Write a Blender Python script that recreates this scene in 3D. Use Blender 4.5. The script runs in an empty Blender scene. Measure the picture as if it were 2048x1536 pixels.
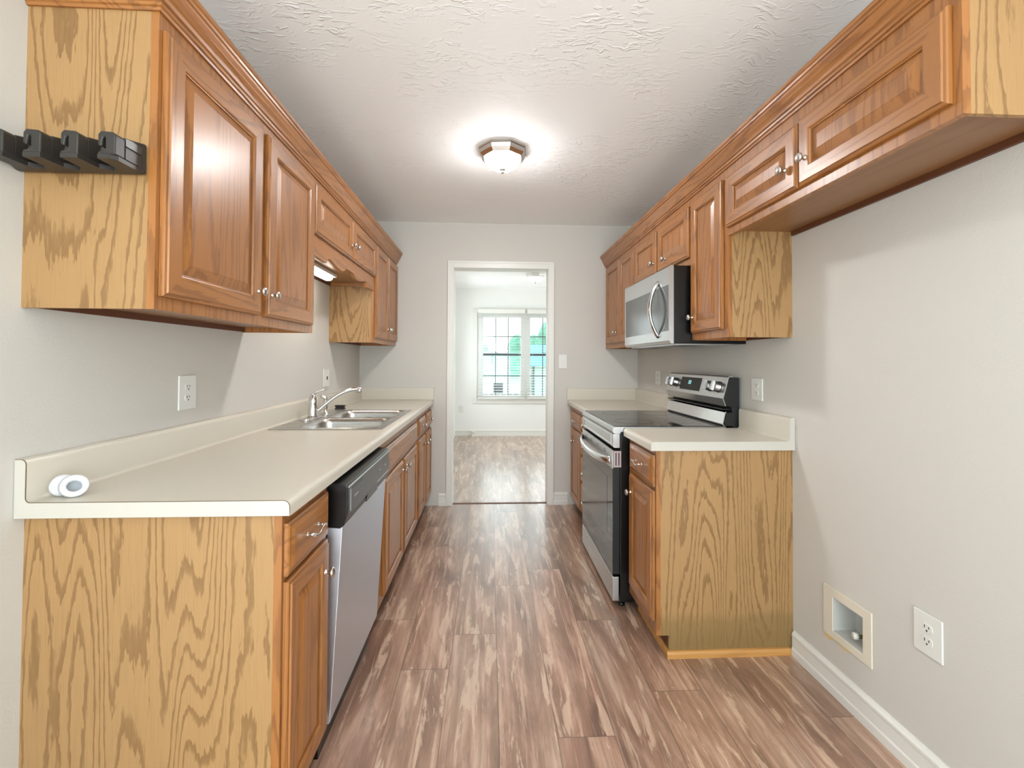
import bpy, bmesh, math, random
from mathutils import Vector, Matrix

S = bpy.context.scene
COL = S.collection
random.seed(7)

# ------------------------------------------------------------------ camera
FPX, YAW, PIT, ROLL, CY = 908.7159, 0.0497, -0.0170, 0.0057, 705.54
CAM_H = 1.2553


def cam_dir(x3, z3, d2):
    cr, sr = math.cos(ROLL), math.sin(ROLL)
    xc = x3 * cr - z3 * sr
    z2 = z3 * cr + x3 * sr
    cp, sp = math.cos(PIT), math.sin(PIT)
    d = d2 * cp + z2 * sp
    z = z2 * cp - d2 * sp
    c, s = math.cos(YAW), math.sin(YAW)
    return Vector((xc * c + d * s, -xc * s + d * c, z))


camd = bpy.data.cameras.new('camera')
cam = bpy.data.objects.new('camera', camd)
COL.objects.link(cam)
rv, uv, fv = cam_dir(1, 0, 0), cam_dir(0, 1, 0), cam_dir(0, 0, 1)
M = Matrix((rv, uv, -fv)).transposed().to_4x4()
M.translation = (0, 0, CAM_H)
cam.matrix_world = M
camd.sensor_fit = 'HORIZONTAL'
camd.sensor_width = 36.0
camd.lens = FPX / 2048 * 36.0
camd.shift_x = 0.0
camd.shift_y = -(768 - CY) / 2048
camd.clip_start = 0.02
S.camera = cam

# ------------------------------------------------------------------ exposure, world, daylight
S.view_settings.view_transform = 'Standard'
S.view_settings.look = 'None'
S.view_settings.exposure = -0.02
S.view_settings.gamma = 1.0
S.view_settings.use_curve_mapping = False
S.cycles.use_denoising = True
S.cycles.max_bounces = 10
S.cycles.diffuse_bounces = 6
S.cycles.sample_clamp_indirect = 6.0

W = bpy.data.worlds.new('sky')
S.world = W
W.use_nodes = True
bg = W.node_tree.nodes['Background']
bg.inputs[0].default_value = (0.90, 0.96, 1.0, 1)
bg.inputs[1].default_value = 5.4


def area(name, loc, direction, sx, sy, power, color, spread=180):
    l = bpy.data.lights.new(name, 'AREA')
    l.shape = 'RECTANGLE'
    l.size, l.size_y = sx, sy
    l.energy = power
    l.color = color
    l.spread = math.radians(spread)
    o = bpy.data.objects.new(name, l)
    COL.objects.link(o)
    o.location = loc
    o.rotation_euler = Vector(direction).to_track_quat('-Z', 'Y').to_euler()
    return o


# daylight through the big window of the room behind the camera and the dining room windows
area('daylight_behind', (0.1, -2.75, 1.30), (0, 1, 0.7), 2.0, 1.8, 58, (0.78, 0.90, 1.0))
area('daylight_right', (1.47, -1.35, 1.35), (-1, 0.4, 0.6), 1.7, 1.6, 40, (0.78, 0.90, 1.0))
area('daylight_left', (-1.27, -1.35, 1.35), (1, 0.4, 0.6), 1.7, 1.6, 42, (0.78, 0.90, 1.0))
spot = bpy.data.lights.new('bounce_fill_spot', 'SPOT')   # added spot lamp through the rear window; its floor bounce lifts the ceiling
spot.energy = 24000
spot.color = (0.86, 0.95, 1.0)
spot.spot_size = math.radians(26)
spot.spot_blend = 0.1
spot.shadow_soft_size = 0.05
so = bpy.data.objects.new('bounce_fill_spot', spot)
COL.objects.link(so)
so.location = (0.1, -7.2, 6.2)
so.rotation_euler = (Vector((0.1, -2.6, 1.25)) - so.location).to_track_quat('-Z', 'Y').to_euler()
area('daylight_dining_left', (-0.95, 6.75, 1.4), (1, 0, -0.1), 0.8, 1.4, 18, (0.95, 0.96, 1.0))
area('daylight_dining_right', (4.2, 5.9, 1.4), (-1, 0, -0.1), 2.2, 1.8, 74, (0.97, 0.98, 1.0))

# ------------------------------------------------------------------ materials


def newmat(name):
    m = bpy.data.materials.new(name)
    m.use_nodes = True
    nt = m.node_tree
    return m, nt, nt.nodes['Principled BSDF'], nt.nodes, nt.links


def srgb(r, g, b):
    f = lambda c: (c / 12.92 if c <= 0.04045 else ((c + 0.055) / 1.055) ** 2.4)
    return (f(r / 255), f(g / 255), f(b / 255), 1)


def plain(name, col, rough=0.5, metal=0.0, coat=0.0, spec=0.5, bump=0.0, bscale=60, emit=None, estr=0.0):
    m, nt, p, N, L = newmat(name)
    p.inputs['Base Color'].default_value = col
    p.inputs['Roughness'].default_value = rough
    p.inputs['Metallic'].default_value = metal
    p.inputs['Coat Weight'].default_value = coat
    p.inputs['Coat Roughness'].default_value = 0.12
    p.inputs['Specular IOR Level'].default_value = spec
    tc = N.new('ShaderNodeTexCoord')
    nz = N.new('ShaderNodeTexNoise')
    nz.inputs['Scale'].default_value = bscale
    nz.inputs['Detail'].default_value = 3
    L.new(tc.outputs['Object'], nz.inputs['Vector'])
    if bump:
        b = N.new('ShaderNodeBump')
        b.inputs['Strength'].default_value = bump
        b.inputs['Distance'].default_value = 0.004
        L.new(nz.outputs[0], b.inputs['Height'])
        L.new(b.outputs[0], p.inputs['Normal'])
    if emit:
        p.inputs['Emission Color'].default_value = emit
        p.inputs['Emission Strength'].default_value = estr
    return m


def mathn(N, L, op, a, b=None, c=None):
    n = N.new('ShaderNodeMath')
    n.operation = op
    for i, v in enumerate((a, b, c)):
        if v is None:
            continue
        if isinstance(v, (int, float)):
            n.inputs[i].default_value = v
        else:
            L.new(v, n.inputs[i])
    return n.outputs[0]


def ramp(N, L, fac, stops, interp='LINEAR'):
    r = N.new('ShaderNodeValToRGB')
    r.color_ramp.interpolation = interp
    e = r.color_ramp.elements
    while len(e) > 1:
        e.remove(e[-1])
    e[0].position, e[0].color = stops[0]
    for pos, col in stops[1:]:
        k = e.new(pos)
        k.color = col
    L.new(fac, r.inputs[0])
    return r.outputs[0]


def mixc(N, L, fac, a, b, mode='MIX'):
    n = N.new('ShaderNodeMix')
    n.data_type = 'RGBA'
    n.blend_type = mode
    for key, v in ((0, fac), (6, a), (7, b)):
        if isinstance(v, (int, float)):
            n.inputs[key].default_value = v
        elif isinstance(v, tuple):
            n.inputs[key].default_value = v
        else:
            L.new(v, n.inputs[key])
    return n.outputs[2]


def noise(N, L, vec, scale, detail=2.0, rough=0.5, dist=0.0):
    n = N.new('ShaderNodeTexNoise')
    n.inputs['Scale'].default_value = scale
    n.inputs['Detail'].default_value = detail
    n.inputs['Roughness'].default_value = rough
    n.inputs['Distortion'].default_value = dist
    L.new(vec, n.inputs['Vector'])
    return n.outputs[0]


def mapped(N, L, vec, scale, loc=(0, 0, 0)):
    n = N.new('ShaderNodeMapping')
    n.inputs['Scale'].default_value = scale
    n.inputs['Location'].default_value = loc
    L.new(vec, n.inputs['Vector'])
    return n.outputs[0]


def oak(name, light, dark, along, freq=13.0, width=4.6, length=0.75, contrast=1.0, rough=0.34, coat=0.25, edge=0.34):
    """flat-sawn oak: contour lines of a stretched noise field give cathedral grain"""
    m, nt, p, N, L = newmat(name)
    tc = N.new('ShaderNodeTexCoord')
    oi = N.new('ShaderNodeObjectInfo')
    off = N.new('ShaderNodeVectorMath')
    off.operation = 'MULTIPLY_ADD'
    cx = N.new('ShaderNodeCombineXYZ')
    for i in range(3):
        L.new(oi.outputs['Random'], cx.inputs[i])
    L.new(cx.outputs[0], off.inputs[0])
    off.inputs[1].default_value = (9.1, 7.3, 5.7)
    L.new(tc.outputs['Object'], off.inputs[2])
    v = off.outputs[0]

    def sc(a, b):
        return tuple(b if 'xyz'[i] == along else a for i in range(3))
    n1 = noise(N, L, mapped(N, L, v, sc(width, length)), 1.0, 1.5, 0.45, 0.25)
    jag = noise(N, L, mapped(N, L, v, sc(110, 16)), 1.0, 2.0, 0.6)
    h = mathn(N, L, 'MULTIPLY_ADD', jag, 0.035, n1)
    f = mathn(N, L, 'FRACT', mathn(N, L, 'MULTIPLY', h, freq))
    g = ramp(N, L, f, [(0.0, (1, 1, 1, 1)), (0.16, (0.85, 0.85, 0.85, 1)), (edge, (0, 0, 0, 1)),
                       (0.90, (0, 0, 0, 1)), (0.96, (1, 1, 1, 1))])
    big = noise(N, L, mapped(N, L, v, sc(2.2, 0.9)), 1.0, 2.0)
    pore = noise(N, L, mapped(N, L, v, sc(420, 9)), 1.0, 2.0, 0.6)
    basec = mixc(N, L, big, tuple(c * 0.90 for c in light[:3]) + (1,), tuple(min(1, c * 1.08) for c in light[:3]) + (1,))
    gfac = mathn(N, L, 'MULTIPLY', g, 0.85 * contrast)
    c1 = mixc(N, L, gfac, basec, dark)
    pr = ramp(N, L, pore, [(0.30, (0.80, 0.78, 0.75, 1)), (0.52, (1, 1, 1, 1))])
    c2 = mixc(N, L, 0.55, c1, pr, 'MULTIPLY')
    L.new(c2, p.inputs['Base Color'])
    p.inputs['Roughness'].default_value = rough
    p.inputs['Coat Weight'].default_value = coat
    p.inputs['Coat Roughness'].default_value = 0.27
    b = N.new('ShaderNodeBump')
    b.inputs['Strength'].default_value = 0.08
    b.inputs['Distance'].default_value = 0.001
    L.new(pore, b.inputs['Height'])
    L.new(b.outputs[0], p.inputs['Normal'])
    return m


MAT = {}
PL, PD = srgb(164, 127, 82), srgb(124, 90, 51)
DL, DD = srgb(160, 104, 52), srgb(120, 74, 35)
MAT['veneer'] = oak('golden_oak_veneer', PL, PD, 'z', 21, 5.6, 0.58, 0.95, 0.5, 0.05, 0.28)
MAT['oak_v'] = oak('stained_oak_upright', DL, DD, 'z', 16, 7.0, 0.6, 0.75, 0.38, 0.30)
MAT['oak_h'] = oak('stained_oak_lengthwise', DL, DD, 'y', 16, 7.0, 0.6, 0.75, 0.38, 0.30)
MAT['oak_x'] = oak('stained_oak_crosswise', DL, DD, 'x', 16, 7.0, 0.6, 0.75, 0.38, 0.30)
MAT['under'] = oak('oak_underside', srgb(142, 102, 66), srgb(116, 80, 50), 'y', 9, 5, 0.6, 0.4, 0.38, 0.15)
MAT['dark_edge'] = plain('dark_stained_edge', srgb(92, 52, 30), 0.5)
MAT['wall'] = plain('greige_wall_paint', srgb(200, 196, 189), 0.75, bump=0.10, bscale=170)
MAT['wall2'] = plain('pale_grey_wall_paint', srgb(232, 232, 229), 0.75, bump=0.06, bscale=170)
MAT['trim'] = plain('white_trim_paint', srgb(222, 220, 214), 0.35)
MAT['plate'] = plain('white_plastic', srgb(218, 217, 212), 0.3)
MAT['slot'] = plain('slot_black', srgb(40, 38, 36), 0.6)
MAT['lam'] = plain('cream_laminate', srgb(205, 198, 184), 0.33, bump=0.03, bscale=400)
MAT['lam_end'] = plain('white_laminate_end', srgb(192, 187, 177), 0.35)
MAT['seam'] = plain('laminate_seam', srgb(96, 74, 54), 0.6)
MAT['black'] = plain('black_enamel', srgb(8, 8, 9), 0.28)
MAT['blackm'] = plain('black_matt_plastic', srgb(22, 21, 21), 0.5)
MAT['rackp'] = plain('rack_charcoal_plastic', srgb(48, 44, 41), 0.42)
MAT['rackd'] = plain('rack_shadow_plastic', srgb(20, 18, 18), 0.35)
MAT['grip'] = plain('grey_grip_rubber', srgb(62, 60, 58), 0.35)
MAT['glass_top'] = plain('black_ceramic_glass', srgb(22, 22, 23), 0.06, spec=0.7)
MAT['oven_glass'] = plain('oven_door_glass', srgb(30, 30, 31), 0.07, spec=0.8)
MAT['oven_win'] = plain('oven_window_glass', srgb(66, 64, 62), 0.12, spec=0.7)
MAT['chrome'] = plain('chrome', (0.80, 0.80, 0.80, 1), 0.08, 1.0)
MAT['nickel'] = plain('satin_nickel', (0.62, 0.60, 0.57, 1), 0.27, 1.0)
MAT['brass'] = plain('dull_brass', srgb(104, 92, 52), 0.4, 0.8)
MAT['mw_glass'] = plain('microwave_window', srgb(74, 74, 73), 0.14, spec=0.7)
MAT['dwpanel'] = plain('dishwasher_panel_charcoal', srgb(62, 63, 66), 0.3)
MAT['ink'] = plain('printed_pale_mark', srgb(214, 216, 218), 0.5)
MAT['lcd'] = plain('clock_digits', srgb(180, 240, 240), 0.4, emit=srgb(170, 240, 240), estr=1.1)
MAT['lens'] = plain('lit_tube_lens', srgb(255, 255, 250), 0.4, emit=srgb(255, 248, 232), estr=24.0)
MAT['dome'] = plain('lit_frosted_dome', srgb(255, 252, 246), 0.4, emit=srgb(252, 250, 250), estr=130.0)
MAT['dome2'] = plain('lit_frosted_dome_dining', srgb(255, 252, 246), 0.4, emit=srgb(255, 246, 228), estr=5.0)
MAT['blind'] = plain('white_blind_slat', srgb(206, 208, 210), 0.5)
MAT['muntin'] = plain('window_grid_grey', srgb(84, 92, 94), 0.5)
MAT['fitting'] = plain('white_pvc', srgb(210, 211, 214), 0.32)
MAT['fitting_in'] = plain('grey_bore', srgb(140, 144, 148), 0.5)
MAT['utility_frame'] = plain('cream_box_flange', srgb(216, 208, 192), 0.5)
MAT['utility_in'] = plain('utility_box_inside', srgb(190, 190, 184), 0.5)
MAT['caulk'] = plain('yellowed_caulk', srgb(214, 190, 140), 0.6)
MAT['ventbar'] = plain('handle_end_cap', srgb(186, 166, 166), 0.35)
MAT['shoe'] = oak('shoe_moulding_oak', srgb(196, 142, 78), srgb(166, 112, 58), 'x', 10, 5, 0.6, 0.4, 0.45, 0.1)



def dome_emission(key, low, high):
    m = MAT[key]
    N, L = m.node_tree.nodes, m.node_tree.links
    p = N['Principled BSDF']
    g = N.new('ShaderNodeNewGeometry')
    sp = N.new('ShaderNodeSeparateXYZ')
    L.new(g.outputs['Normal'], sp.inputs[0])
    f = mathn(N, L, 'MAXIMUM', mathn(N, L, 'MULTIPLY', sp.outputs[2], -1.0), 0.0)
    f2 = mathn(N, L, 'POWER', f, 1.7)
    L.new(mathn(N, L, 'MULTIPLY_ADD', f2, high - low, low), p.inputs['Emission Strength'])


dome_emission('dome', 9.0, 260.0)

def steel(name, col, rough, along):
    m, nt, p, N, L = newmat(name)
    p.inputs['Base Color'].default_value = col
    p.inputs['Metallic'].default_value = 1.0
    tc = N.new('ShaderNodeTexCoord')
    sc = tuple(3 if 'xyz'[i] == along else 500 for i in range(3))
    n = noise(N, L, mapped(N, L, tc.outputs['Object'], sc), 1.0, 2)
    L.new(mathn(N, L, 'MULTIPLY_ADD', n, 0.12, rough - 0.06), p.inputs['Roughness'])
    b = N.new('ShaderNodeBump')
    b.inputs['Strength'].default_value = 0.05
    b.inputs['Distance'].default_value = 0.0006
    L.new(n, b.inputs['Height'])
    L.new(b.outputs[0], p.inputs['Normal'])
    return m


MAT['steel'] = steel('brushed_steel', (0.58, 0.58, 0.58, 1), 0.30, 'y')
MAT['steel_dw'] = steel('brushed_steel_door', (0.72, 0.79, 0.90, 1), 0.38, 'y')
MAT['sink'] = steel('sink_steel', (0.60, 0.59, 0.57, 1), 0.27, 'x')
MAT['steel_pol'] = plain('polished_steel', (0.74, 0.74, 0.74, 1), 0.14, 1.0)


def panel_dirty():
    """veneer of the right end panel, with the worn dull band along the bottom"""
    m = MAT['veneer'].copy()
    m.name = 'golden_oak_veneer_worn_foot'
    nt = m.node_tree
    N, L = nt.nodes, nt.links
    p = N['Principled BSDF']
    src = p.inputs['Base Color'].links[0].from_socket
    tc = N.new('ShaderNodeTexCoord')
    sp = N.new('ShaderNodeSeparateXYZ')
    L.new(tc.outputs['Object'], sp.inputs[0])
    nz = noise(N, L, mapped(N, L, tc.outputs['Object'], (9, 9, 2)), 1.0, 3)
    z = mathn(N, L, 'MULTIPLY_ADD', nz, 0.10, sp.outputs[2])
    f = ramp(N, L, z, [(0.10, (0.75, 0.75, 0.75, 1)), (0.20, (0.55, 0.55, 0.55, 1)), (0.24, (0, 0, 0, 1))])
    c = mixc(N, L, f, src, srgb(124, 100, 56))
    L.new(c, p.inputs['Base Color'])
    return m


MAT['veneer_worn'] = panel_dirty()


def ceiling_mat():
    m, nt, p, N, L = newmat('stomped_ceiling_texture')
    p.inputs['Base Color'].default_value = srgb(248, 248, 248)
    p.inputs['Roughness'].default_value = 0.7
    tc = N.new('ShaderNodeTexCoord')
    v = tc.outputs['Object']
    warp = noise(N, L, v, 5.0, 2)
    wv = N.new('ShaderNodeVectorMath')
    wv.operation = 'MULTIPLY_ADD'
    cx = N.new('ShaderNodeCombineXYZ')
    L.new(warp, cx.inputs[0])
    L.new(warp, cx.inputs[1])
    L.new(cx.outputs[0], wv.inputs[0])
    wv.inputs[1].default_value = (0.12, 0.16, 0)
    L.new(v, wv.inputs[2])
    n1 = noise(N, L, mapped(N, L, wv.outputs[0], (20, 52, 1)), 1.0, 1.5, 0.5, 0.5)
    ridge = ramp(N, L, n1, [(0.54, (0, 0, 0, 1)), (0.64, (1, 1, 1, 1)), (0.70, (0.5, 0.5, 0.5, 1))])
    n2 = noise(N, L, v, 2.6, 2)
    mask = ramp(N, L, n2, [(0.44, (0.04, 0.04, 0.04, 1)), (0.62, (1, 1, 1, 1))])
    h = mathn(N, L, 'MULTIPLY', ridge, mask)
    b = N.new('ShaderNodeBump')
    b.inputs['Strength'].default_value = 0.55
    b.inputs['Distance'].default_value = 0.006
    L.new(h, b.inputs['Height'])
    L.new(b.outputs[0], p.inputs['Normal'])
    return m


MAT['ceiling'] = ceiling_mat()


def floor_mat():
    m, nt, p, N, L = newmat('distressed_vinyl_plank')
    tc = N.new('ShaderNodeTexCoord')
    sp = N.new('ShaderNodeSeparateXYZ')
    L.new(tc.outputs['Object'], sp.inputs[0])
    X, Y = sp.outputs[0], sp.outputs[1]
    u = mathn(N, L, 'DIVIDE', mathn(N, L, 'SUBTRACT', X, 0.04), 0.1945)
    col = mathn(N, L, 'FLOOR', u)
    fu = mathn(N, L, 'FRACT', u)
    # staggered plank ends, one offset per column
    offs = [0.3, 0.75, 0.15, 0.5, 0.95, 0.2, 0.62, 1.02, 0.66, 0.89, 0.117, 0.304, 0.98, 0.5, 0.1, 0.8, 0.35, 0.6]
    stops = [((i + 0.02) / 18.0, (o / 1.22, o / 1.22, o / 1.22, 1)) for i, o in enumerate(offs)]
    cpos = mathn(N, L, 'DIVIDE', mathn(N, L, 'ADD', mathn(N, L, 'ADD', col, 10.0), 0.5), 18.0)
    st = ramp(N, L, mathn(N, L, 'WRAP', cpos, 1.0, 0.0), stops, 'CONSTANT')
    v = mathn(N, L, 'SUBTRACT', mathn(N, L, 'DIVIDE', Y, 1.22), st)
    row = mathn(N, L, 'FLOOR', v)
    fv_ = mathn(N, L, 'FRACT', v)
    cid = N.new('ShaderNodeCombineXYZ')
    L.new(col, cid.inputs[0])
    L.new(row, cid.inputs[1])
    wn = N.new('ShaderNodeTexWhiteNoise')
    wn.noise_dimensions = '3D'
    L.new(cid.outputs[0], wn.inputs['Vector'])
    rnd = wn.outputs['Value']
    ov = N.new('ShaderNodeVectorMath')
    ov.operation = 'MULTIPLY_ADD'
    L.new(wn.outputs['Color'], ov.inputs[0])
    ov.inputs[1].default_value = (31, 17, 11)
    L.new(tc.outputs['Object'], ov.inputs[2])
    P_ = ov.outputs[0]
    blot = noise(N, L, mapped(N, L, P_, (7, 1.6, 1)), 1.0, 5, 0.62, 0.7)
    streak = noise(N, L, mapped(N, L, P_, (44, 1.3, 1)), 1.0, 4, 0.62, 0.35)
    chip = noise(N, L, mapped(N, L, P_, (22, 2.6, 1)), 1.0, 7, 0.66, 0.5)
    fine = noise(N, L, mapped(N, L, P_, (170, 8, 1)), 1.0, 3, 0.6)
    c0 = ramp(N, L, blot, [(0.30, srgb(112, 84, 70)), (0.44, srgb(152, 119, 101)), (0.54, srgb(178, 145, 126)), (0.68, srgb(204, 176, 156))])
    c1 = mixc(N, L, mathn(N, L, 'MULTIPLY', ramp(N, L, streak, [(0.42, (1, 1, 1, 1)), (0.54, (0, 0, 0, 1))]), 0.42), c0, srgb(124, 100, 82))
    c1 = mixc(N, L, mathn(N, L, 'MULTIPLY', ramp(N, L, streak, [(0.56, (0, 0, 0, 1)), (0.64, (1, 1, 1, 1))]), 0.5), c1, srgb(212, 184, 162))
    c2 = mixc(N, L, mathn(N, L, 'MULTIPLY', ramp(N, L, chip, [(0.555, (0, 0, 0, 1)), (0.595, (1, 1, 1, 1))]), 0.62), c1, srgb(220, 196, 174))
    c2 = mixc(N, L, mathn(N, L, 'MULTIPLY', ramp(N, L, chip, [(0.385, (1, 1, 1, 1)), (0.42, (0, 0, 0, 1))]), 0.35), c2, srgb(110, 88, 74))
    c3 = mixc(N, L, 0.35, c2, ramp(N, L, fine, [(0.35, (0.74, 0.72, 0.7, 1)), (0.6, (1, 1, 1, 1))]), 'MULTIPLY')
    tone = ramp(N, L, rnd, [(0.0, (0.80, 0.79, 0.79, 1)), (0.35, (1.0, 0.98, 0.95, 1)), (0.65, (1.0, 0.93, 0.90, 1)), (1.0, (0.94, 0.95, 0.90, 1))])
    c4 = mixc(N, L, 1.0, c3, tone, 'MULTIPLY')
    eu = mathn(N, L, 'MINIMUM', fu, mathn(N, L, 'SUBTRACT', 1.0, fu))
    ev = mathn(N, L, 'MULTIPLY', mathn(N, L, 'MINIMUM', fv_, mathn(N, L, 'SUBTRACT', 1.0, fv_)), 6.27)
    e = mathn(N, L, 'MINIMUM', eu, ev)
    seam = ramp(N, L, e, [(0.004, (1, 1, 1, 1)), (0.013, (0, 0, 0, 1))])
    c5 = mixc(N, L, mathn(N, L, 'MULTIPLY', seam, 0.65), c4, srgb(84, 62, 50))
    L.new(c5, p.inputs['Base Color'])
    L.new(mathn(N, L, 'MULTIPLY_ADD', fine, 0.12, 0.27), p.inputs['Roughness'])
    p.inputs['Coat Weight'].default_value = 0.9
    p.inputs['Coat Roughness'].default_value = 0.24
    p.inputs['Specular IOR Level'].default_value = 0.5
    b = N.new('ShaderNodeBump')
    b.inputs['Strength'].default_value = 0.15
    b.inputs['Distance'].default_value = 0.0015
    L.new(mathn(N, L, 'SUBTRACT', fine, mathn(N, L, 'MULTIPLY', seam, 2.0)), b.inputs['Height'])
    L.new(b.outputs[0], p.inputs['Normal'])
    return m


MAT['floor'] = floor_mat()


def glass_mat():
    m, nt, p, N, L = newmat('window_pane_glass')
    N.remove(p)
    tr = N.new('ShaderNodeBsdfTransparent')
    tr.inputs[0].default_value = (0.95, 0.985, 0.975, 1)
    gl = N.new('ShaderNodeBsdfGlossy')
    gl.inputs['Roughness'].default_value = 0.02
    mx = N.new('ShaderNodeMixShader')
    mx.inputs[0].default_value = 0.06
    L.new(tr.outputs[0], mx.inputs[1])
    L.new(gl.outputs[0], mx.inputs[2])
    L.new(mx.outputs[0], N['Material Output'].inputs[0])
    return m


MAT['glass'] = glass_mat()


def leafy(name, a, b):
    m, nt, p, N, L = newmat(name)
    tc = N.new('ShaderNodeTexCoord')
    n = noise(N, L, tc.outputs['Object'], 3.0, 4)
    L.new(ramp(N, L, n, [(0.35, a), (0.65, b)]), p.inputs['Base Color'])
    p.inputs['Roughness'].default_value = 0.8
    return m


MAT['leaf'] = leafy('garden_foliage', srgb(52, 108, 88), srgb(84, 140, 116))
MAT['lawn'] = leafy('pale_ground', srgb(214, 214, 204), srgb(236, 234, 228))
MAT['teal_roof'] = plain('teal_roof', srgb(64, 124, 130), 0.6)
MAT['grey_siding'] = plain('grey_siding', srgb(84, 88, 90), 0.7)
MAT['pale_siding'] = plain('pale_siding', srgb(150, 172, 162), 0.7)
MAT['blue_tarp'] = plain('blue_bin_plastic', srgb(60, 130, 170), 0.5)
MAT['dark_pane'] = plain('dark_house_pane', srgb(50, 54, 58), 0.2)

# ------------------------------------------------------------------ mesh builder


class MB:
    def __init__(s):
        s.v, s.f, s.m, s.s = [], [], [], []

    def add(s, vs, fs, m=0, smooth=False):
        o = len(s.v)
        s.v += [Vector(p) for p in vs]
        for i, f in enumerate(fs):
            s.f.append([o + k for k in f])
            s.m.append(m[i] if isinstance(m, (list, tuple)) else m)
            s.s.append(smooth)
        return s

    def box(s, x0, x1, y0, y1, z0, z1, m=0):
        x0, x1 = min(x0, x1), max(x0, x1)
        y0, y1 = min(y0, y1), max(y0, y1)
        z0, z1 = min(z0, z1), max(z0, z1)
        vs = [(x0, y0, z0), (x1, y0, z0), (x1, y1, z0), (x0, y1, z0), (x0, y0, z1), (x1, y0, z1), (x1, y1, z1), (x0, y1, z1)]
        return s.add(vs, [(0, 3, 2, 1), (4, 5, 6, 7), (0, 1, 5, 4), (1, 2, 6, 5), (2, 3, 7, 6), (3, 0, 4, 7)], m)

    def prism(s, axis, poly, a0, a1, m=0, smooth=False):
        n = len(poly)

        def pt(p, a):
            return {'x': (a, p[0], p[1]), 'y': (p[0], a, p[1]), 'z': (p[0], p[1], a)}[axis]
        vs = [pt(p, a0) for p in poly] + [pt(p, a1) for p in poly]
        s.add(vs, [tuple(range(n)), tuple(range(2 * n - 1, n - 1, -1))], m)
        o = len(s.v) - 2 * n
        for i in range(n):
            j = (i + 1) % n
            s.f.append([o + i, o + j, o + n + j, o + n + i])
            s.m.append(m)
            s.s.append(smooth)
        return s

    def lathe(s, c, ax, prof, seg=24, m=0, smooth=True, phase=0.0, cap0=True, cap1=True):
        c, ax = Vector(c), Vector(ax).normalized()
        t = Vector((0, 0, 1)) if abs(ax.z) < 0.9 else Vector((1, 0, 0))
        u = ax.cross(t).normalized()
        w = ax.cross(u)
        vs = []
        for r, h in prof:
            for k in range(seg):
                a = 2 * math.pi * k / seg + phase
                vs.append(c + ax * h + (u * math.cos(a) + w * math.sin(a)) * r)
        fs = []
        for i in range(len(prof) - 1):
            for k in range(seg):
                k2 = (k + 1) % seg
                fs.append((i * seg + k, i * seg + k2, (i + 1) * seg + k2, (i + 1) * seg + k))
        s.add(vs, fs, m, smooth)
        o = len(s.v) - len(vs)
        if cap0:
            s.f.append([o + k for k in range(seg)]); s.m.append(m); s.s.append(False)
        if cap1:
            s.f.append([o + (len(prof) - 1) * seg + k for k in range(seg)][::-1]); s.m.append(m); s.s.append(False)
        return s

    def tube(s, pts, r, seg=12, m=0, flat=None):
        pts = [Vector(p) for p in pts]
        n = len(pts)
        rs = r if isinstance(r, (list, tuple)) else [r] * n
        vs = []
        prev = None
        for i, p in enumerate(pts):
            d = (pts[min(i + 1, n - 1)] - pts[max(i - 1, 0)]).normalized()
            if prev is None:
                t = Vector((0, 0, 1)) if abs(d.z) < 0.9 else Vector((1, 0, 0))
                u = d.cross(t).normalized()
            else:
                u = (prev - d * prev.dot(d)).normalized()
            prev = u
            w = d.cross(u)
            fl = flat if flat else (1, 1)
            for k in range(seg):
                a = 2 * math.pi * k / seg
                vs.append(p + (u * math.cos(a) * fl[0] + w * math.sin(a) * fl[1]) * rs[i])
        fs = []
        for i in range(n - 1):
            for k in range(seg):
                k2 = (k + 1) % seg
                fs.append((i * seg + k, i * seg + k2, (i + 1) * seg + k2, (i + 1) * seg + k))
        s.add(vs, fs, m, True)
        o = len(s.v) - len(vs)
        s.f.append([o + k for k in range(seg)]); s.m.append(m); s.s.append(False)
        s.f.append([o + (n - 1) * seg + k for k in range(seg)][::-1]); s.m.append(m); s.s.append(False)
        return s

    def loops(s, loops, mats=None, cap0=True, cap1=True, close=False, smooth=False, capm=0):
        n = len(loops[0])
        o = len(s.v)
        for lp in loops:
            s.v += [Vector(p) for p in lp]
        rng = len(loops) if close else len(loops) - 1
        for i in range(rng):
            i2 = (i + 1) % len(loops)
            for k in range(n):
                k2 = (k + 1) % n
                s.f.append([o + i * n + k, o + i * n + k2, o + i2 * n + k2, o + i2 * n + k])
                s.m.append(mats[k] if mats else capm)
                s.s.append(smooth)
        if not close:
            if cap0:
                s.f.append([o + k for k in range(n)][::-1]); s.m.append(capm); s.s.append(False)
            if cap1:
                s.f.append([o + (len(loops) - 1) * n + k for k in range(n)]); s.m.append(capm); s.s.append(False)
        return s

    def build(s, name, mats, parent=None, bevel=0.0, bseg=2):
        base = Vector((0, 0, 0))
        q = parent
        while q is not None:
            base += q.location
            q = q.parent
        bm = bmesh.new()
        vs = [bm.verts.new(p - base) for p in s.v]
        bm.verts.ensure_lookup_table()
        for f, mi, sm in zip(s.f, s.m, s.s):
            try:
                fc = bm.faces.new([vs[i] for i in f])
            except ValueError:
                continue
            fc.material_index = mi
            fc.smooth = sm
        bmesh.ops.recalc_face_normals(bm, faces=bm.faces)
        me = bpy.data.meshes.new(name)
        bm.to_mesh(me)
        bm.free()
        for mt in (mats if isinstance(mats, (list, tuple)) else [mats]):
            me.materials.append(MAT[mt] if isinstance(mt, str) else mt)
        o = bpy.data.objects.new(name, me)
        COL.objects.link(o)
        if parent is not None:
            o.parent = parent
        if bevel:
            b = o.modifiers.new('edge', 'BEVEL')
            b.width = bevel
            b.segments = bseg
            b.limit_method = 'ANGLE'
            b.angle_limit = math.radians(40)
        return o


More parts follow.
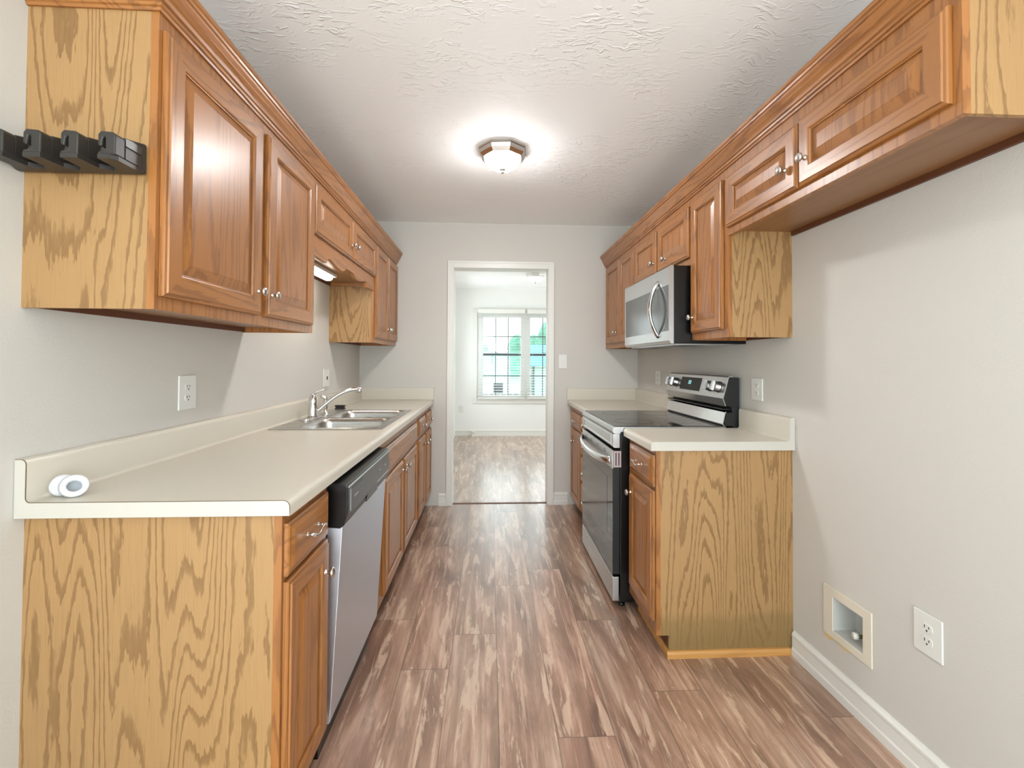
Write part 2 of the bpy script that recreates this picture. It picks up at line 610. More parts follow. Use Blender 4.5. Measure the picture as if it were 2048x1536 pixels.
def tag(o, label, cat, group=None):
    o['label'] = label
    o['category'] = cat
    if group:
        o['group'] = group
    return o


def thing(name, loc, label, cat, group=None):
    o = bpy.data.objects.new(name, None)
    COL.objects.link(o)
    o.location = loc
    o.empty_display_size = 0.05
    return tag(o, label, cat, group)


def struct(o):
    o['kind'] = 'structure'
    return o


def slab_holes(axis, a0, a1, u0, u1, v0, v1, holes):
    """wall slab: axis = normal ('x','y','z'); u,v = the other two axes in order; holes=[(u0,u1,v0,v1)]"""
    mb = MB()
    us = sorted({u0, u1} | {h[0] for h in holes} | {h[1] for h in holes})
    vs = sorted({v0, v1} | {h[2] for h in holes} | {h[3] for h in holes})

    def solid(i, j):
        if not (0 <= i < len(us) - 1 and 0 <= j < len(vs) - 1):
            return False
        cu, cv = (us[i] + us[i + 1]) / 2, (vs[j] + vs[j + 1]) / 2
        return not any(h[0] < cu < h[1] and h[2] < cv < h[3] for h in holes)

    def P(a, u, v):
        return {'x': (a, u, v), 'y': (u, a, v), 'z': (u, v, a)}[axis]
    for i in range(len(us) - 1):
        for j in range(len(vs) - 1):
            if not solid(i, j):
                continue
            ua, ub, va, vb = us[i], us[i + 1], vs[j], vs[j + 1]
            for a in (a0, a1):
                mb.add([P(a, ua, va), P(a, ub, va), P(a, ub, vb), P(a, ua, vb)], [(0, 1, 2, 3)])
            for di, dj, e in ((-1, 0, (ua, ua, va, vb)), (1, 0, (ub, ub, va, vb)), (0, -1, (ua, ub, va, va)), (0, 1, (ua, ub, vb, vb))):
                if not solid(i + di, j + dj):
                    x0, x1, y0, y1 = e
                    mb.add([P(a0, x0, y0), P(a0, x1, y1), P(a1, x1, y1), P(a1, x0, y0)], [(0, 1, 2, 3)])
    return mb


def weld(o):
    bm = bmesh.new()
    bm.from_mesh(o.data)
    bmesh.ops.remove_doubles(bm, verts=bm.verts, dist=1e-5)
    bmesh.ops.recalc_face_normals(bm, faces=bm.faces)
    bm.to_mesh(o.data)
    bm.free()
    return o


# ------------------------------------------------------------------ room shell
XL, XR, YB, ZC = -1.115, 1.314, 3.969, 2.4547
YN = -2.6
WT = 0.12
YB2 = YB + WT
DX0, DX1, DZ = -0.312, 0.510, 2.055
YF = 7.57
DLX, DRX = -0.565, 3.6

struct(weld(slab_holes('z', -0.1, 0.0, XL - WT, DRX + WT, YN - WT, YF + WT, []).build('floor', 'floor')))
struct(weld(slab_holes('z', ZC, ZC + 0.1, XL - WT, DRX + WT, YN - WT, YF + WT, []).build('ceiling', 'ceiling')))
struct(weld(slab_holes('x', XL - WT, XL, YN, YB, 0, ZC, [(-2.2, -0.5, 0.5, 2.15)]).build('wall_left', 'wall')))
UB = (1.538, 1.682, 0.234, 0.366)
struct(weld(slab_holes('x', XR, XR + WT, YN, YB, 0, ZC, [UB, (-2.2, -0.5, 0.5, 2.15)]).build('wall_right', 'wall')))
struct(weld(slab_holes('y', YB, YB2, XL - WT, DRX + WT, 0, ZC, [(DX0 - 0.02, DX1 + 0.02, 0, DZ + 0.02)]).build('wall_back', 'wall')))
struct(weld(slab_holes('y', YN - WT, YN, XL - WT, XR + WT, 0, ZC, [(-0.95, 1.15, 0.35, 2.25)]).build('wall_front', 'wall')))
WH = (-0.205, 1.415, 0.60, 2.055)
struct(weld(slab_holes('y', YF, YF + WT, DLX - WT, DRX + WT, 0, ZC, [WH]).build('wall_dining_back', 'wall2')))
struct(weld(slab_holes('x', DLX - WT, DLX, YB2, YF, 0, ZC, [(6.4, 7.2, 0.72, 2.0)]).build('wall_dining_left', 'wall2')))
struct(weld(slab_holes('x', DRX, DRX + WT, YB2, YF, 0, ZC, [(4.8, 7.0, 0.6, 2.1)]).build('wall_dining_right', 'wall2')))

# baseboards: stepped profile with a shoe


def bb_prof(w, s):
    # (offset from wall, z) ; s = direction sign
    return [(w, 0), (w + s * 0.014, 0), (w + s * 0.0145, 0.030), (w + s * 0.011, 0.036), (w + s * 0.011, 0.078), (w + s * 0.0125, 0.083),
            (w + s * 0.0125, 0.092), (w + s * 0.007, 0.100), (w + s * 0.004, 0.106), (w, 0.106)]


def bb(name, axis, wall, sgn, a0, a1):
    mb = MB()
    mb.prism('y' if axis == 'x' else 'x', bb_prof(wall, sgn), a0, a1)
    return struct(mb.build(name, 'trim'))


bb('baseboard_right', 'x', XR, -1, YN, 1.905)
bb('baseboard_left', 'x', XL, 1, YN, 1.15)
bb('baseboard_back_left', 'y', YB, -1, -0.43, -0.366)
bb('baseboard_back_right', 'y', YB, -1, 0.566, 0.69)
bb('baseboard_dining_back', 'y', YF, -1, DLX, DRX)
bb('baseboard_dining_left', 'x', DLX, 1, YB2, YF)

# cased opening
mb = MB()
c0, c1 = 0.0535, 0.065
for y0, y1 in ((YB - 0.016, YB), (YB2, YB2 + 0.016)):
    mb.box(DX0 - c0, DX0 - 0.004, y0, y1, 0, DZ + c1)
    mb.box(DX1 + 0.004, DX1 + 0.055, y0, y1, 0, DZ + c1)
    mb.box(DX0 - 0.004, DX1 + 0.004, y0, y1, DZ + 0.004, DZ + c1)
    ys = y0 - 0.004 if y0 < YB else y1 + 0.004
    ya, yb_ = min(ys, y0 if y0 < YB else y1), max(ys, y0 if y0 < YB else y1)
    mb.box(DX0 - c0, DX0 - c0 + 0.018, ya, yb_, 0, DZ + c1)
    mb.box(DX1 + 0.037, DX1 + 0.055, ya, yb_, 0, DZ + c1)
    mb.box(DX0 - c0 + 0.018, DX1 + 0.037, ya, yb_, DZ + c1 - 0.018, DZ + c1)
mb.box(DX0 - 0.019, DX0, YB - 0.002, YB2 + 0.002, 0, DZ)
mb.box(DX1, DX1 + 0.019, YB - 0.002, YB2 + 0.002, 0, DZ)
mb.box(DX0 - 0.019, DX1 + 0.019, YB - 0.002, YB2 + 0.002, DZ, DZ + 0.019)
struct(mb.build('door_1', 'trim', bevel=0.002))
mb = MB()
mb.prism('x', [(4.0, 0), (4.035, 0), (4.03, 0.004), (4.005, 0.004)], DX0, DX1)
struct(mb.build('trim_1', 'dark_edge'))

# ------------------------------------------------------------------ dining room windows
gx = lambda px: -0.108 + (px - 965.8) * 0.00833


def dining_window():
    tr = MB()   # casing, stool and frame
    x0, x1, z0, z1 = WH
    cw = 0.062
    tr.box(x0 - cw, x0, YF - 0.018, YF, z0 - cw, z1 + cw)
    tr.box(x1, x1 + cw, YF - 0.018, YF, z0 - cw, z1 + cw)
    tr.box(x0, x1, YF - 0.018, YF, z1, z1 + cw)
    tr.box(x0, x1, YF - 0.018, YF, z0 - cw, z0)
    tr.box(x0 - 0.01, x1 + 0.01, YF - 0.03, YF - 0.018, z0 - 0.012, z0 + 0.006)
    o = struct(tr.build('window_1', 'trim', bevel=0.003))
    fr = MB()
    gA = (-0.108, 0.524)
    gB = (0.683, 1.315)
    ya, yb = YF + 0.02, YF + 0.075
    zt, zb = 1.972, 0.672
    fr.box(x0, gA[0], ya, yb, z0, z1)
    fr.box(gA[1], gB[0], ya, yb, z0, z1)
    fr.box(gB[1], x1, ya, yb, z0, z1)
    for g in (gA, gB):
        fr.box(g[0], g[1], ya, yb, zt, z1)
        fr.box(g[0], g[1], ya, yb, z0, zb)
    fr.build('window_frame', 'trim', o)
    mu = MB()
    for g in (gA, gB):
        mu.box(g[0], g[1], ya + 0.005, yb - 0.01, 1.335, 1.372)
        for k in (1, 2):
            xm = g[0] + (g[1] - g[0]) * k / 3
            mu.box(xm - 0.007, xm + 0.007, ya + 0.012, ya + 0.03, zb, zt)
        for zm in (1.654, 0.998):
            mu.box(g[0], g[1], ya + 0.013, ya + 0.029, zm - 0.007, zm + 0.007)
        mu.box(g[0] + 0.2, g[0] + 0.26, ya - 0.006, ya + 0.004, 1.37, 1.385)
    mu.build('window_grid', 'muntin', o)
    gl = MB()
    for g in (gA, gB):
        gl.box(g[0], g[1], ya + 0.034, ya + 0.037, zb, zt)
    gl.build('window_pane', 'glass', o)


dining_window()


def small_window(name, axis_wall, y0, y1, z0, z1, s):
    mb = MB()
    x = axis_wall
    f = 0.05
    a, b = x - s * 0.05, x - s * 0.09
    mb.box(a, b, y0, y0 + f, z0, z1); mb.box(a, b, y1 - f, y1, z0, z1)
    mb.box(a, b, y0 + f, y1 - f, z1 - f, z1); mb.box(a, b, y0 + f, y1 - f, z0, z0 + f)
    mb.box(a, b, y0 + f, y1 - f, (z0 + z1) / 2 - .02, (z0 + z1) / 2 + .02)
    c = 0.06
    mb.box(x, x + s * 0.016, y0 - c, y0, z0 - c, z1 + c); mb.box(x, x + s * 0.016, y1, y1 + c, z0 - c, z1 + c)
    mb.box(x, x + s * 0.016, y0, y1, z1, z1 + c); mb.box(x, x + s * 0.016, y0, y1, z0 - c, z0)
    o = struct(mb.build(name, 'trim'))
    mb = MB()
    mb.box(x - s * 0.068, x - s * 0.072, y0 + f, y1 - f, z0 + f, z1 - f)
    mb.build('window_pane', 'glass', o)


small_window('window_2', DLX, 6.4, 7.2, 0.72, 2.0, 1)
small_window('window_5', XL, -2.2, -0.5, 0.5, 2.15, 1)
small_window('window_6', XR, -2.2, -0.5, 0.5, 2.15, -1)
small_window('window_3', DRX, 4.8, 7.0, 0.6, 2.1, -1)
mb = MB()
mb.box(-0.95, -0.88, YN - 0.09, YN - 0.04, 0.35, 2.25); mb.box(1.08, 1.15, YN - 0.09, YN - 0.04, 0.35, 2.25)
mb.box(-0.88, 1.08, YN - 0.09, YN - 0.04, 2.18, 2.25); mb.box(-0.88, 1.08, YN - 0.09, YN - 0.04, 0.35, 0.42)
mb.box(0.07, 0.13, YN - 0.09, YN - 0.04, 0.42, 2.18)
o = struct(mb.build('window_4', 'trim'))
mb = MB(); mb.box(-0.88, 1.08, YN - 0.067, YN - 0.063, 0.42, 2.18)
mb.build('window_pane', 'glass', o)


def blind(x0, x1, label):
    t = thing('window_blind', ((x0 + x1) / 2, YF - 0.055, 0.62), label, 'blind', 'white slatted blinds on the dining window')
    mb = MB(); mb.box(x0, x1, YF - 0.078, YF - 0.019, 2.035, 2.105); mb.build('headrail', 'trim', t, bevel=0.004)
    mb = MB()
    n = 31
    for i in range(n):
        z = 0.672 + i * 0.0437
        a = math.radians(4)
        dy, dz = 0.024 * math.cos(a), 0.024 * math.sin(a)
        yc = YF - 0.048
        mb.prism('x', [(yc - dy, z - dz), (yc + dy, z + dz), (yc + dy, z + dz + 0.003), (yc - dy, z - dz + 0.003)], x0 + 0.005, x1 - 0.005)
    mb.build('slats', 'blind', t)
    mb = MB(); mb.box(x0 + 0.004, x1 - 0.004, YF - 0.072, YF - 0.024, 0.622, 0.644); mb.build('bottom_rail', 'trim', t, bevel=0.003)
    for k, xx in enumerate((x0 + 0.09, x1 - 0.09)):
        mb = MB()
        for dy in (-0.026, 0.026):
            mb.box(xx - 0.0012, xx + 0.0012, YF - 0.048 + dy - 0.0008, YF - 0.048 + dy + 0.0008, 0.64, 2.04)
        mb.build('ladder_cord', 'blind', t)
    return t


blind(-0.195, 0.585, 'white slatted blind on the left, fully visible dining window sash pair')
blind(0.625, 1.405, 'white slatted blind on the dining window half cut off by the door jamb')

# ------------------------------------------------------------------ knobs, pulls, doors


def knob(parent, x, y, z, s, r=0.0155):
    mb = MB()
    mb.lathe((x, y, z), (s, 0, 0), [(0.0085, 0), (0.0085, 0.002), (0.0055, 0.005), (0.005, 0.011), (0.008, 0.015), (r * 0.9, 0.018), (r, 0.022),
                                    (r * 0.88, 0.0265), (r * 0.5, 0.029), (0.001, 0.0295)], 18)
    return mb.build('knob', 'nickel', parent)


def pull(parent, x, y, z, s, L=0.078):
    mb = MB()
    pts = []
    for i in range(21):
        t = i / 20
        yy = y - L / 2 * 1.12 + L * 1.12 * t
        o = 0.021 + 0.004 * math.sin(t * math.pi)
        zz = z + 0.0055 * math.sin((t - 0.5) * 2 * math.pi)
        pts.append((x + s * o, yy, zz))
    rs = [0.0032 + 0.0016 * abs(math.cos(math.pi * i / 20)) for i in range(21)]
    mb.tube(pts, rs, 10)
    for dy in (-L / 2, L / 2):
        mb.tube([(x, y + dy, z), (x + s * 0.022, y + dy, z)], 0.004, 10)
        mb.lathe((x, y + dy, z), (s, 0, 0), [(0.007, 0), (0.007, 0.002), (0.004, 0.004)], 12)
    return mb.build('pull_handle', 'nickel', parent)


def rect_loop(x, s, y0, y1, z0, z1, i, d):
    X = x + s * d
    return [(X, y0 + i, z0 + i), (X, y1 - i, z0 + i), (X, y1 - i, z1 - i), (X, y0 + i, z1 - i)]


def door(parent, x, s, y0, y1, z0, z1, st=0.056, kn=None, field=None):
    """raised panel door: x = face frame plane, s = outward sign"""
    fld = field if field else 0.027
    mb = MB()
    R = lambda i, d: rect_loop(x, s, y0, y1, z0, z1, i, d)
    lp = [R(0, 0.001), R(0, 0.0105), R(0.003, 0.0135), R(0.008, 0.015), R(0.010, 0.019), R(st, 0.019), R(st + 0.004, 0.0175), R(st + 0.007, 0.013),
          R(st + 0.009, 0.0125), R(st + 0.009, 0.001)]
    mb.loops(lp, mats=[1, 0, 1, 0], close=True)
    d = mb.build('door', ['oak_v', 'oak_h'], parent)
    pb = MB()
    pl = [R(st + 0.004, 0.002), R(st + 0.004, 0.008), R(st + 0.0095, 0.0085), R(st + 0.0095 + fld, 0.0165), R(st + 0.0115 + fld, 0.0175)]
    pb.loops(pl)
    pb.build('raised_panel', 'oak_v', d)
    if kn:
        knob(d, x + s * 0.019, kn[0], kn[1], s)
    return d


def drawer(parent, x, s, y0, y1, z0, z1, hw=None):
    mb = MB()
    R = lambda i, d: rect_loop(x, s, y0, y1, z0, z1, i, d)
    mb.loops([R(0, 0.001), R(0, 0.010), R(0.004, 0.0135), R(0.010, 0.0145), R(0.022, 0.019)])
    d = mb.build('drawer_front', 'oak_h', parent)
    if hw == 'pull':
        pull(d, x + s * 0.019, (y0 + y1) / 2, (z0 + z1) / 2, s)
    elif hw == 'knob':
        knob(d, x + s * 0.019, (y0 + y1) / 2, (z0 + z1) / 2, s)
    return d


UZ1 = 2.14     # top of upper boxes


def face_frame(t, xf, s, y0, y1, z0, z1, openings):
    """openings: (y0,y1,z0,z1) holes hidden behind doors"""
    a, b = sorted((xf, xf - s * 0.019))
    mb = slab_holes('x', a, b, y0, y1, z0, z1, openings)
    o = mb.build('face_frame', 'oak_v', t)
    weld(o)
    return o


def upper(t, xw, xf, s, y0, y1, z0, near_veneer=True, far_veneer=False, far_lift=0.0):
    xb = xf - s * 0.019
    mb = MB(); mb.box(xw, xb, y0, y0 + 0.012, z0, UZ1)
    mb.build('side_panel', 'veneer' if near_veneer else 'oak_v', t)
    mb = MB(); mb.box(xw, xb, y1 - 0.012, y1, z0 + far_lift, UZ1)
    mb.build('side_panel', 'veneer' if far_veneer else 'oak_v', t)
    mb = MB()
    mb.box(xw + s * 0.012, xb, y0 + 0.012, y1 - 0.012, z0 + 0.022, z0 + 0.036)
    mb.build('bottom_panel', 'under', t)
    mb = MB()
    mb.box(xw, xw + s * 0.012, y0 + 0.012, y1 - 0.012, z0 + 0.002, UZ1)
    mb.build('back_rail', 'dark_edge', t)
    mb = MB()
    mb.box(xw + s * 0.012, xb, y0 + 0.012, y1 - 0.012, UZ1 - 0.014, UZ1)
    mb.build('top_panel', 'under', t)


# ------------------------------------------------------------------ upper cabinets, left
LUf = XL + 0.305
LZ = 1.375
G = 'left wall cabinets'
t = thing('wall_cabinet', (XL, 1.137, LZ), 'tall two-door oak wall cabinet nearest on the left, broom rack on its golden side', 'cabinet')
upper(t, XL, LUf, 1, 1.137, 2.119, LZ)
face_frame(t, LUf, 1, 1.137, 2.119, LZ, UZ1, [(1.18, 1.60, 1.43, 2.04), (1.68, 2.07, 1.43, 2.04)])
door(t, LUf, 1, 1.149, 1.621, 1.408, 2.064, kn=(1.592, 1.487))
door(t, LUf, 1, 1.662, 2.094, 1.408, 2.064, kn=(1.690, 1.487))

SZ = 1.765
t = thing('wall_cabinet', (XL, 2.12, SZ), 'short oak wall cabinet over the sink with scalloped valance', 'cabinet')
upper(t, XL, LUf, 1, 2.12, 3.214, SZ, False)
face_frame(t, LUf, 1, 2.12, 3.214, 1.82, UZ1, [(2.16, 2.62, 1.86, 2.04), (2.72, 3.18, 1.86, 2.04)])
door(t, LUf, 1, 2.109, 2.665, 1.834, 2.062, st=0.05, kn=(2.640, 1.912))
door(t, LUf, 1, 2.681, 3.215, 1.834, 2.062, st=0.05, kn=(2.712, 1.914))
# valance with scalloped lower edge
half = [(0.0, 1.738), (0.165, 1.733), (0.172, 1.733), (0.178, 1.745), (0.190, 1.757), (0.206, 1.763), (0.235, 1.764), (0.262, 1.758), (0.30, 1.751),
        (0.34, 1.744), (0.385, 1.741), (0.42, 1.742), (0.45, 1.750), (0.47, 1.761), (0.48, 1.767), (0.50, 1.768), (0.547, 1.769)]
edge = [(2.12 + d, z) for d, z in half] + [(3.214 - d, z) for d, z in half[::-1][1:]]
mb = MB()
mb.prism('x', edge + [(3.214, 1.8195), (2.12, 1.8195)], LUf - 0.019, LUf)
mb.build('valance', 'oak_h', t)

t = thing('wall_cabinet', (XL, 3.215, LZ), 'tall oak wall cabinet in the far left corner, its golden side lit', 'cabinet')
upper(t, XL, LUf, 1, 3.2155, YB - 0.001, LZ)
face_frame(t, LUf, 1, 3.2155, YB - 0.001, LZ, UZ1, [(3.26, 3.60, 1.43, 2.04), (3.66, 3.90, 1.43, 2.04)])
door(t, LUf, 1, 3.235, 3.598, 1.41, 2.062, st=0.05, kn=(3.575, 1.49))
door(t, LUf, 1, 3.602, 3.955, 1.41, 2.062, st=0.05, kn=(3.626, 1.49))

CROWN = [(0.0, 2.078), (0.005, 2.078), (0.007, 2.086), (0.012, 2.089), (0.013, 2.098), (0.019, 2.102), (0.022, 2.112), (0.031, 2.128), (0.039, 2.146),
         (0.041, 2.152), (0.046, 2.154), (0.048, 2.162), (0.052, 2.166), (0.053, 2.180), (0.0, 2.180)]


def crown(xw, xf, s, yn, label):
    mb = MB()
    x = xf + s * 0.0006
    y = yn - 0.0006
    loops_ = []
    prof = CROWN
    zz = lambda z: z + 0.024 * (2.18 - z) / 0.102
    A = [(xw + s * 0.001, y - o, zz(z)) for o, z in prof]
    B = [(x + s * o, y - o, zz(z)) for o, z in prof]
    Cc = [(x + s * o, YB - 0.001, z) for o, z in prof]
    mb.loops([A, B, Cc])
    return tag(mb.build('crown_moulding', 'oak_h'), label, 'moulding')


crown(XL, LUf, 1, 1.137, 'oak crown moulding along the top of the left wall cabinets')

# ------------------------------------------------------------------ upper cabinets, right
RUf = 1.027
RZ = 1.362
FZ = 1.80
t = thing('wall_cabinet', (XR, 0.931, FZ), 'shallow two-door oak cabinet nearest on the right, above the empty fridge space', 'cabinet')
upper(t, XR, RUf, -1, 0.931, 1.909, FZ, far_lift=0.0225)
face_frame(t, RUf, -1, 0.931, 1.909, FZ, UZ1, [(1.0, 1.40, 1.86, 2.03), (1.48, 1.88, 1.86, 2.03)])
door(t, RUf, -1, 0.951, 1.438, 1.832, 2.054, st=0.05, kn=(1.400, 1.912))
door(t, RUf, -1, 1.446, 1.899, 1.832, 2.048, st=0.05, kn=(1.500, 1.912))
t = thing('wall_cabinet', (XR, 1.9095, RZ), 'narrow one-door oak wall cabinet between microwave and fridge space', 'cabinet')
upper(t, XR, RUf, -1, 1.9095, 2.255, RZ)
face_frame(t, RUf, -1, 1.9095, 2.255, RZ, UZ1, [(1.97, 2.21, 1.43, 2.03)])
door(t, RUf, -1, 1.940, 2.240, 1.398, 2.056, st=0.05, kn=(2.212, 1.474))
t = thing('wall_cabinet', (XR, 2.2555, 1.75), 'short two-door oak wall cabinet directly above the microwave', 'cabinet')
upper(t, XR, RUf, -1, 2.2555, 3.140, 1.75, False)
face_frame(t, RUf, -1, 2.2555, 3.140, 1.75, UZ1, [(2.30, 2.66, 1.83, 2.02), (2.76, 3.10, 1.83, 2.02)])
door(t, RUf, -1, 2.267, 2.692, 1.789, 2.050, st=0.05, kn=(2.563, 1.846))
door(t, RUf, -1, 2.722, 3.130, 1.789, 2.050, st=0.05, kn=(2.751, 1.859))
t = thing('wall_cabinet', (XR, 3.1405, RZ), 'tall two-door oak wall cabinet in the far right corner past the microwave', 'cabinet')
upper(t, XR, RUf, -1, 3.1405, YB - 0.001, RZ, False)
face_frame(t, RUf, -1, 3.1405, YB - 0.001, RZ, UZ1, [(3.19, 3.45, 1.43, 2.03), (3.54, 3.90, 1.43, 2.03)])
door(t, RUf, -1, 3.152, 3.495, 1.40, 2.056, st=0.05, kn=None)
door(t, RUf, -1, 3.50, 3.895, 1.40, 2.056, st=0.05, kn=(3.586, 1.484))
crown(XR, RUf, -1, 0.931, 'oak crown moulding along the top of the right wall cabinets')

# ------------------------------------------------------------------ base cabinets
CT = 0.914
CB = 0.876


def base_box(t, xw, xf, s, y0, y1, side_near='veneer', toe=0.075, shoe=False, sidemat2='oak_v', zt=0.874):
    xb = xf - s * 0.019
    prof = [(xw, 0.0), (xf - s * toe, 0.0), (xf - s * toe, 0.092), (xb, 0.092), (xb, zt), (xw, zt)]
    mb = MB(); mb.prism('y', prof, y0, y0 + 0.014)
    mb.build('side_panel', side_near, t)
    mb = MB(); mb.prism('y', prof, y1 - 0.014, y1)
    mb.build('side_panel', sidemat2, t)
    mb = MB()
    mb.box(xw + s * 0.004, xb, y0 + 0.014, y1 - 0.014, 0.094, 0.108)
    mb.box(xw, xw + s * 0.004, y0 + 0.014, y1 - 0.014, 0.094, zt)
    mb.build('carcass', 'under', t)
    mb = MB()
    mb.box(xf - s * toe, xf - s * (toe + 0.012), y0 + 0.014, y1 - 0.014, 0.0, 0.092)
    mb.build('toe_kick', 'dark_edge', t)


LBf = -0.509
ZT = 0.874
t = thing('base_cabinet', (XL, 1.157, 0), 'oak base cabinet nearest on the left with broad golden end panel', 'cabinet')
base_box(t, XL, LBf, 1, 1.157, 1.462)
face_frame(t, LBf, 1, 1.157, 1.462, 0.092, ZT, [(1.20, 1.42, 0.74, 0.83), (1.20, 1.42, 0.14, 0.66)])
drawer(t, LBf, 1, 1.166, 1.446, 0.714, 0.845, 'pull')
door(t, LBf, 1, 1.166, 1.446, 0.118, 0.700, st=0.05, kn=(1.404, 0.615))

t = thing('base_cabinet', (XL, 2.092, 0), 'oak sink base cabinet beyond the dishwasher with plain false front over two doors', 'cabinet')
base_box(t, XL, LBf, 1, 2.092, 3.222, 'oak_v')
face_frame(t, LBf, 1, 2.092, 3.222, 0.092, ZT, [(2.26, 2.64, 0.14, 0.65), (2.74, 3.14, 0.14, 0.65)])
drawer(t, LBf, 1, 2.222, 3.176, 0.695, 0.826, None)
door(t, LBf, 1, 2.222, 2.669, 0.122, 0.674, st=0.05, kn=(2.632, 0.628))
door(t, LBf, 1, 2.714, 3.168, 0.122, 0.674, st=0.05, kn=(2.752, 0.628))

t = thing('base_cabinet', (XL, 3.2225, 0), 'oak base cabinet in the far left corner with two drawers over two doors', 'cabinet')
base_box(t, XL, LBf, 1, 3.2225, YB - 0.017, 'oak_v')
face_frame(t, LBf, 1, 3.2225, YB - 0.017, 0.092, ZT, [(3.30, 3.54, 0.74, 0.81), (3.70, 3.90, 0.74, 0.81), (3.30, 3.54, 0.14, 0.65), (3.70, 3.90, 0.14, 0.65)])
for a, b, k in ((3.268, 3.578, 3.545), (3.636, 3.944, 3.672)):
    drawer(t, LBf, 1, a, b, 0.708, 0.830, 'knob')
    door(t, LBf, 1, a, b, 0.122, 0.680, st=0.05, kn=(k, 0.614))

RBf = 0.714
t = thing('base_cabinet', (XR, 1.913, 0), 'oak base cabinet nearest on the right with broad end panel dulled at its foot', 'cabinet')
base_box(t, XR, RBf, -1, 1.913, 2.28, MAT['veneer_worn'], toe=0.055)
face_frame(t, RBf, -1, 1.913, 2.28, 0.092, ZT, [(1.98, 2.20, 0.74, 0.83), (1.98, 2.20, 0.16, 0.65)])
drawer(t, RBf, -1, 1.922, 2.240, 0.718, 0.853, 'pull')
door(t, RBf, -1, 1.922, 2.240, 0.150, 0.700, st=0.05, kn=(2.200, 0.615))
mb = MB()
mb.prism('x', [(1.913, 0), (1.901, 0), (1.901, 0.018), (1.906, 0.028), (1.913, 0.030)], 0.758, 1.298)
mb.prism('y', [(0.770, 0), (0.758, 0), (0.758, 0.018), (0.762, 0.028), (0.769, 0.030)], 1.913, 2.28)
mb.build('shoe_moulding', 'shoe', t)

t = thing('base_cabinet', (XR, 3.075, 0), 'oak base cabinet of stacked drawers just beyond the range', 'cabinet')
base_box(t, XR, RBf, -1, 3.075, 3.448, 'oak_v')
face_frame(t, RBf, -1, 3.075, 3.448, 0.092, ZT, [])
for a, b in ((0.735, 0.835), (0.545, 0.715), (0.345, 0.525), (0.125, 0.325)):
    drawer(t, RBf, -1, 3.095, 3.437, a, b, 'knob')
t = thing('base_cabinet', (XR, 3.4485, 0), 'oak base cabinet in the far right corner with one drawer over one door', 'cabinet')
base_box(t, XR, RBf, -1, 3.4485, YB - 0.017, 'oak_v')
face_frame(t, RBf, -1, 3.4485, YB - 0.017, 0.092, ZT, [(3.50, 3.80, 0.74, 0.81), (3.50, 3.80, 0.14, 0.65)])
drawer(t, RBf, -1, 3.460, 3.846, 0.705, 0.832, 'pull')
door(t, RBf, -1, 3.460, 3.846, 0.105, 0.692, st=0.05, kn=(3.70, 0.600))

# ------------------------------------------------------------------ countertops
SK = (-1.048, -0.535, 2.265, 3.095)     # cut-out of the sink
LCx = -0.4795
TH = 0.026


def ct_profile(xw, xe, s, splash=True):
    """cross-section (x,z) of a post-formed top, wall xw, front edge xe"""
    b = xw + s * TH
    p = [(xw, CB), (xe, CB)]
    r = 0.016
    for k in range(0, 7):
        a = k / 6 * math.pi / 2
        p.append((xe - s * r + s * r * math.cos(a), CT - r + r * math.sin(a)))
    if splash:
        c = 0.010
        for k in range(0, 5):
            a = k / 4 * math.pi / 2
            p.append((b + s * c - s * c * math.sin(a), CT + c - c * math.cos(a)))
        rr = 0.012
        zt = 1.0155
        for k in range(0, 5):
            a = k / 4 * math.pi / 2
            p.append((b - s * rr + s * rr * math.cos(a), zt - rr + rr * math.sin(a)))
        p.append((xw, zt))
    else:
        p.append((xw, CT))
    return p


def offset_end(t, prof, y, name, seam=True):
    mb = MB(); mb.prism('y', prof, y - 0.0012, y)
    if seam:
        mb.build('edge_seam', 'seam', t)
    inn = []
    cx = sum(p[0] for p in prof) / len(prof)
    mb = MB()
    # end cap: the same outline pulled in by a millimetre
    n = len(prof)
    for i in range(n):
        a, b, c = Vector(prof[i - 1]), Vector(prof[i]), Vector(prof[(i + 1) % n])
        d1 = (b - a); d2 = (c - b)
        n1 = Vector((d1.y, -d1.x)); n2 = Vector((d2.y, -d2.x))
        nn = (n1.normalized() if n1.length > 1e-6 else Vector((0, 0))) + (n2.normalized() if n2.length > 1e-6 else Vector((0, 0)))
        nn = nn.normalized() if nn.length > 1e-6 else Vector((0, 0))
        inn.append(b + nn * SGN * 0.0012)
    mb.prism('y', [tuple(q) for q in inn], y - 0.0024, y - 0.0012)
    mb.build('end_cap', 'lam_end', t)


YLc = 1.131
t = thing('countertop', (XL, YLc, CB), 'long cream laminate countertop on the left holding the sink', 'countertop')
full = ct_profile(XL + 0.0005, LCx, 1)
mb = MB()
mb.prism('y', full, YLc + 0.0012, SK[2])
mb.prism('y', full, SK[3], YB - 0.001)
# strips either side of the sink cut-out
fr = [p for p in full if p[0] > SK[1]]
mb.prism('y', [(SK[1], CB)] + fr + [(SK[1], CT)], SK[2], SK[3])
bk = [p for p in full if p[0] < SK[0]]
mb.prism('y', [bk[0], (SK[0], CB), (SK[0], CT)] + bk[1:], SK[2], SK[3])
o = mb.build('worktop', 'lam', t)
SGN = -1
offset_end(t, full, YLc + 0.0012, 'end')
mb = MB(); mb.box(XL + TH, LCx + 0.004, YB - 0.023, YB - 0.001, CT, 1.0155)
mb.build('side_splash', 'lam', t, bevel=0.002)

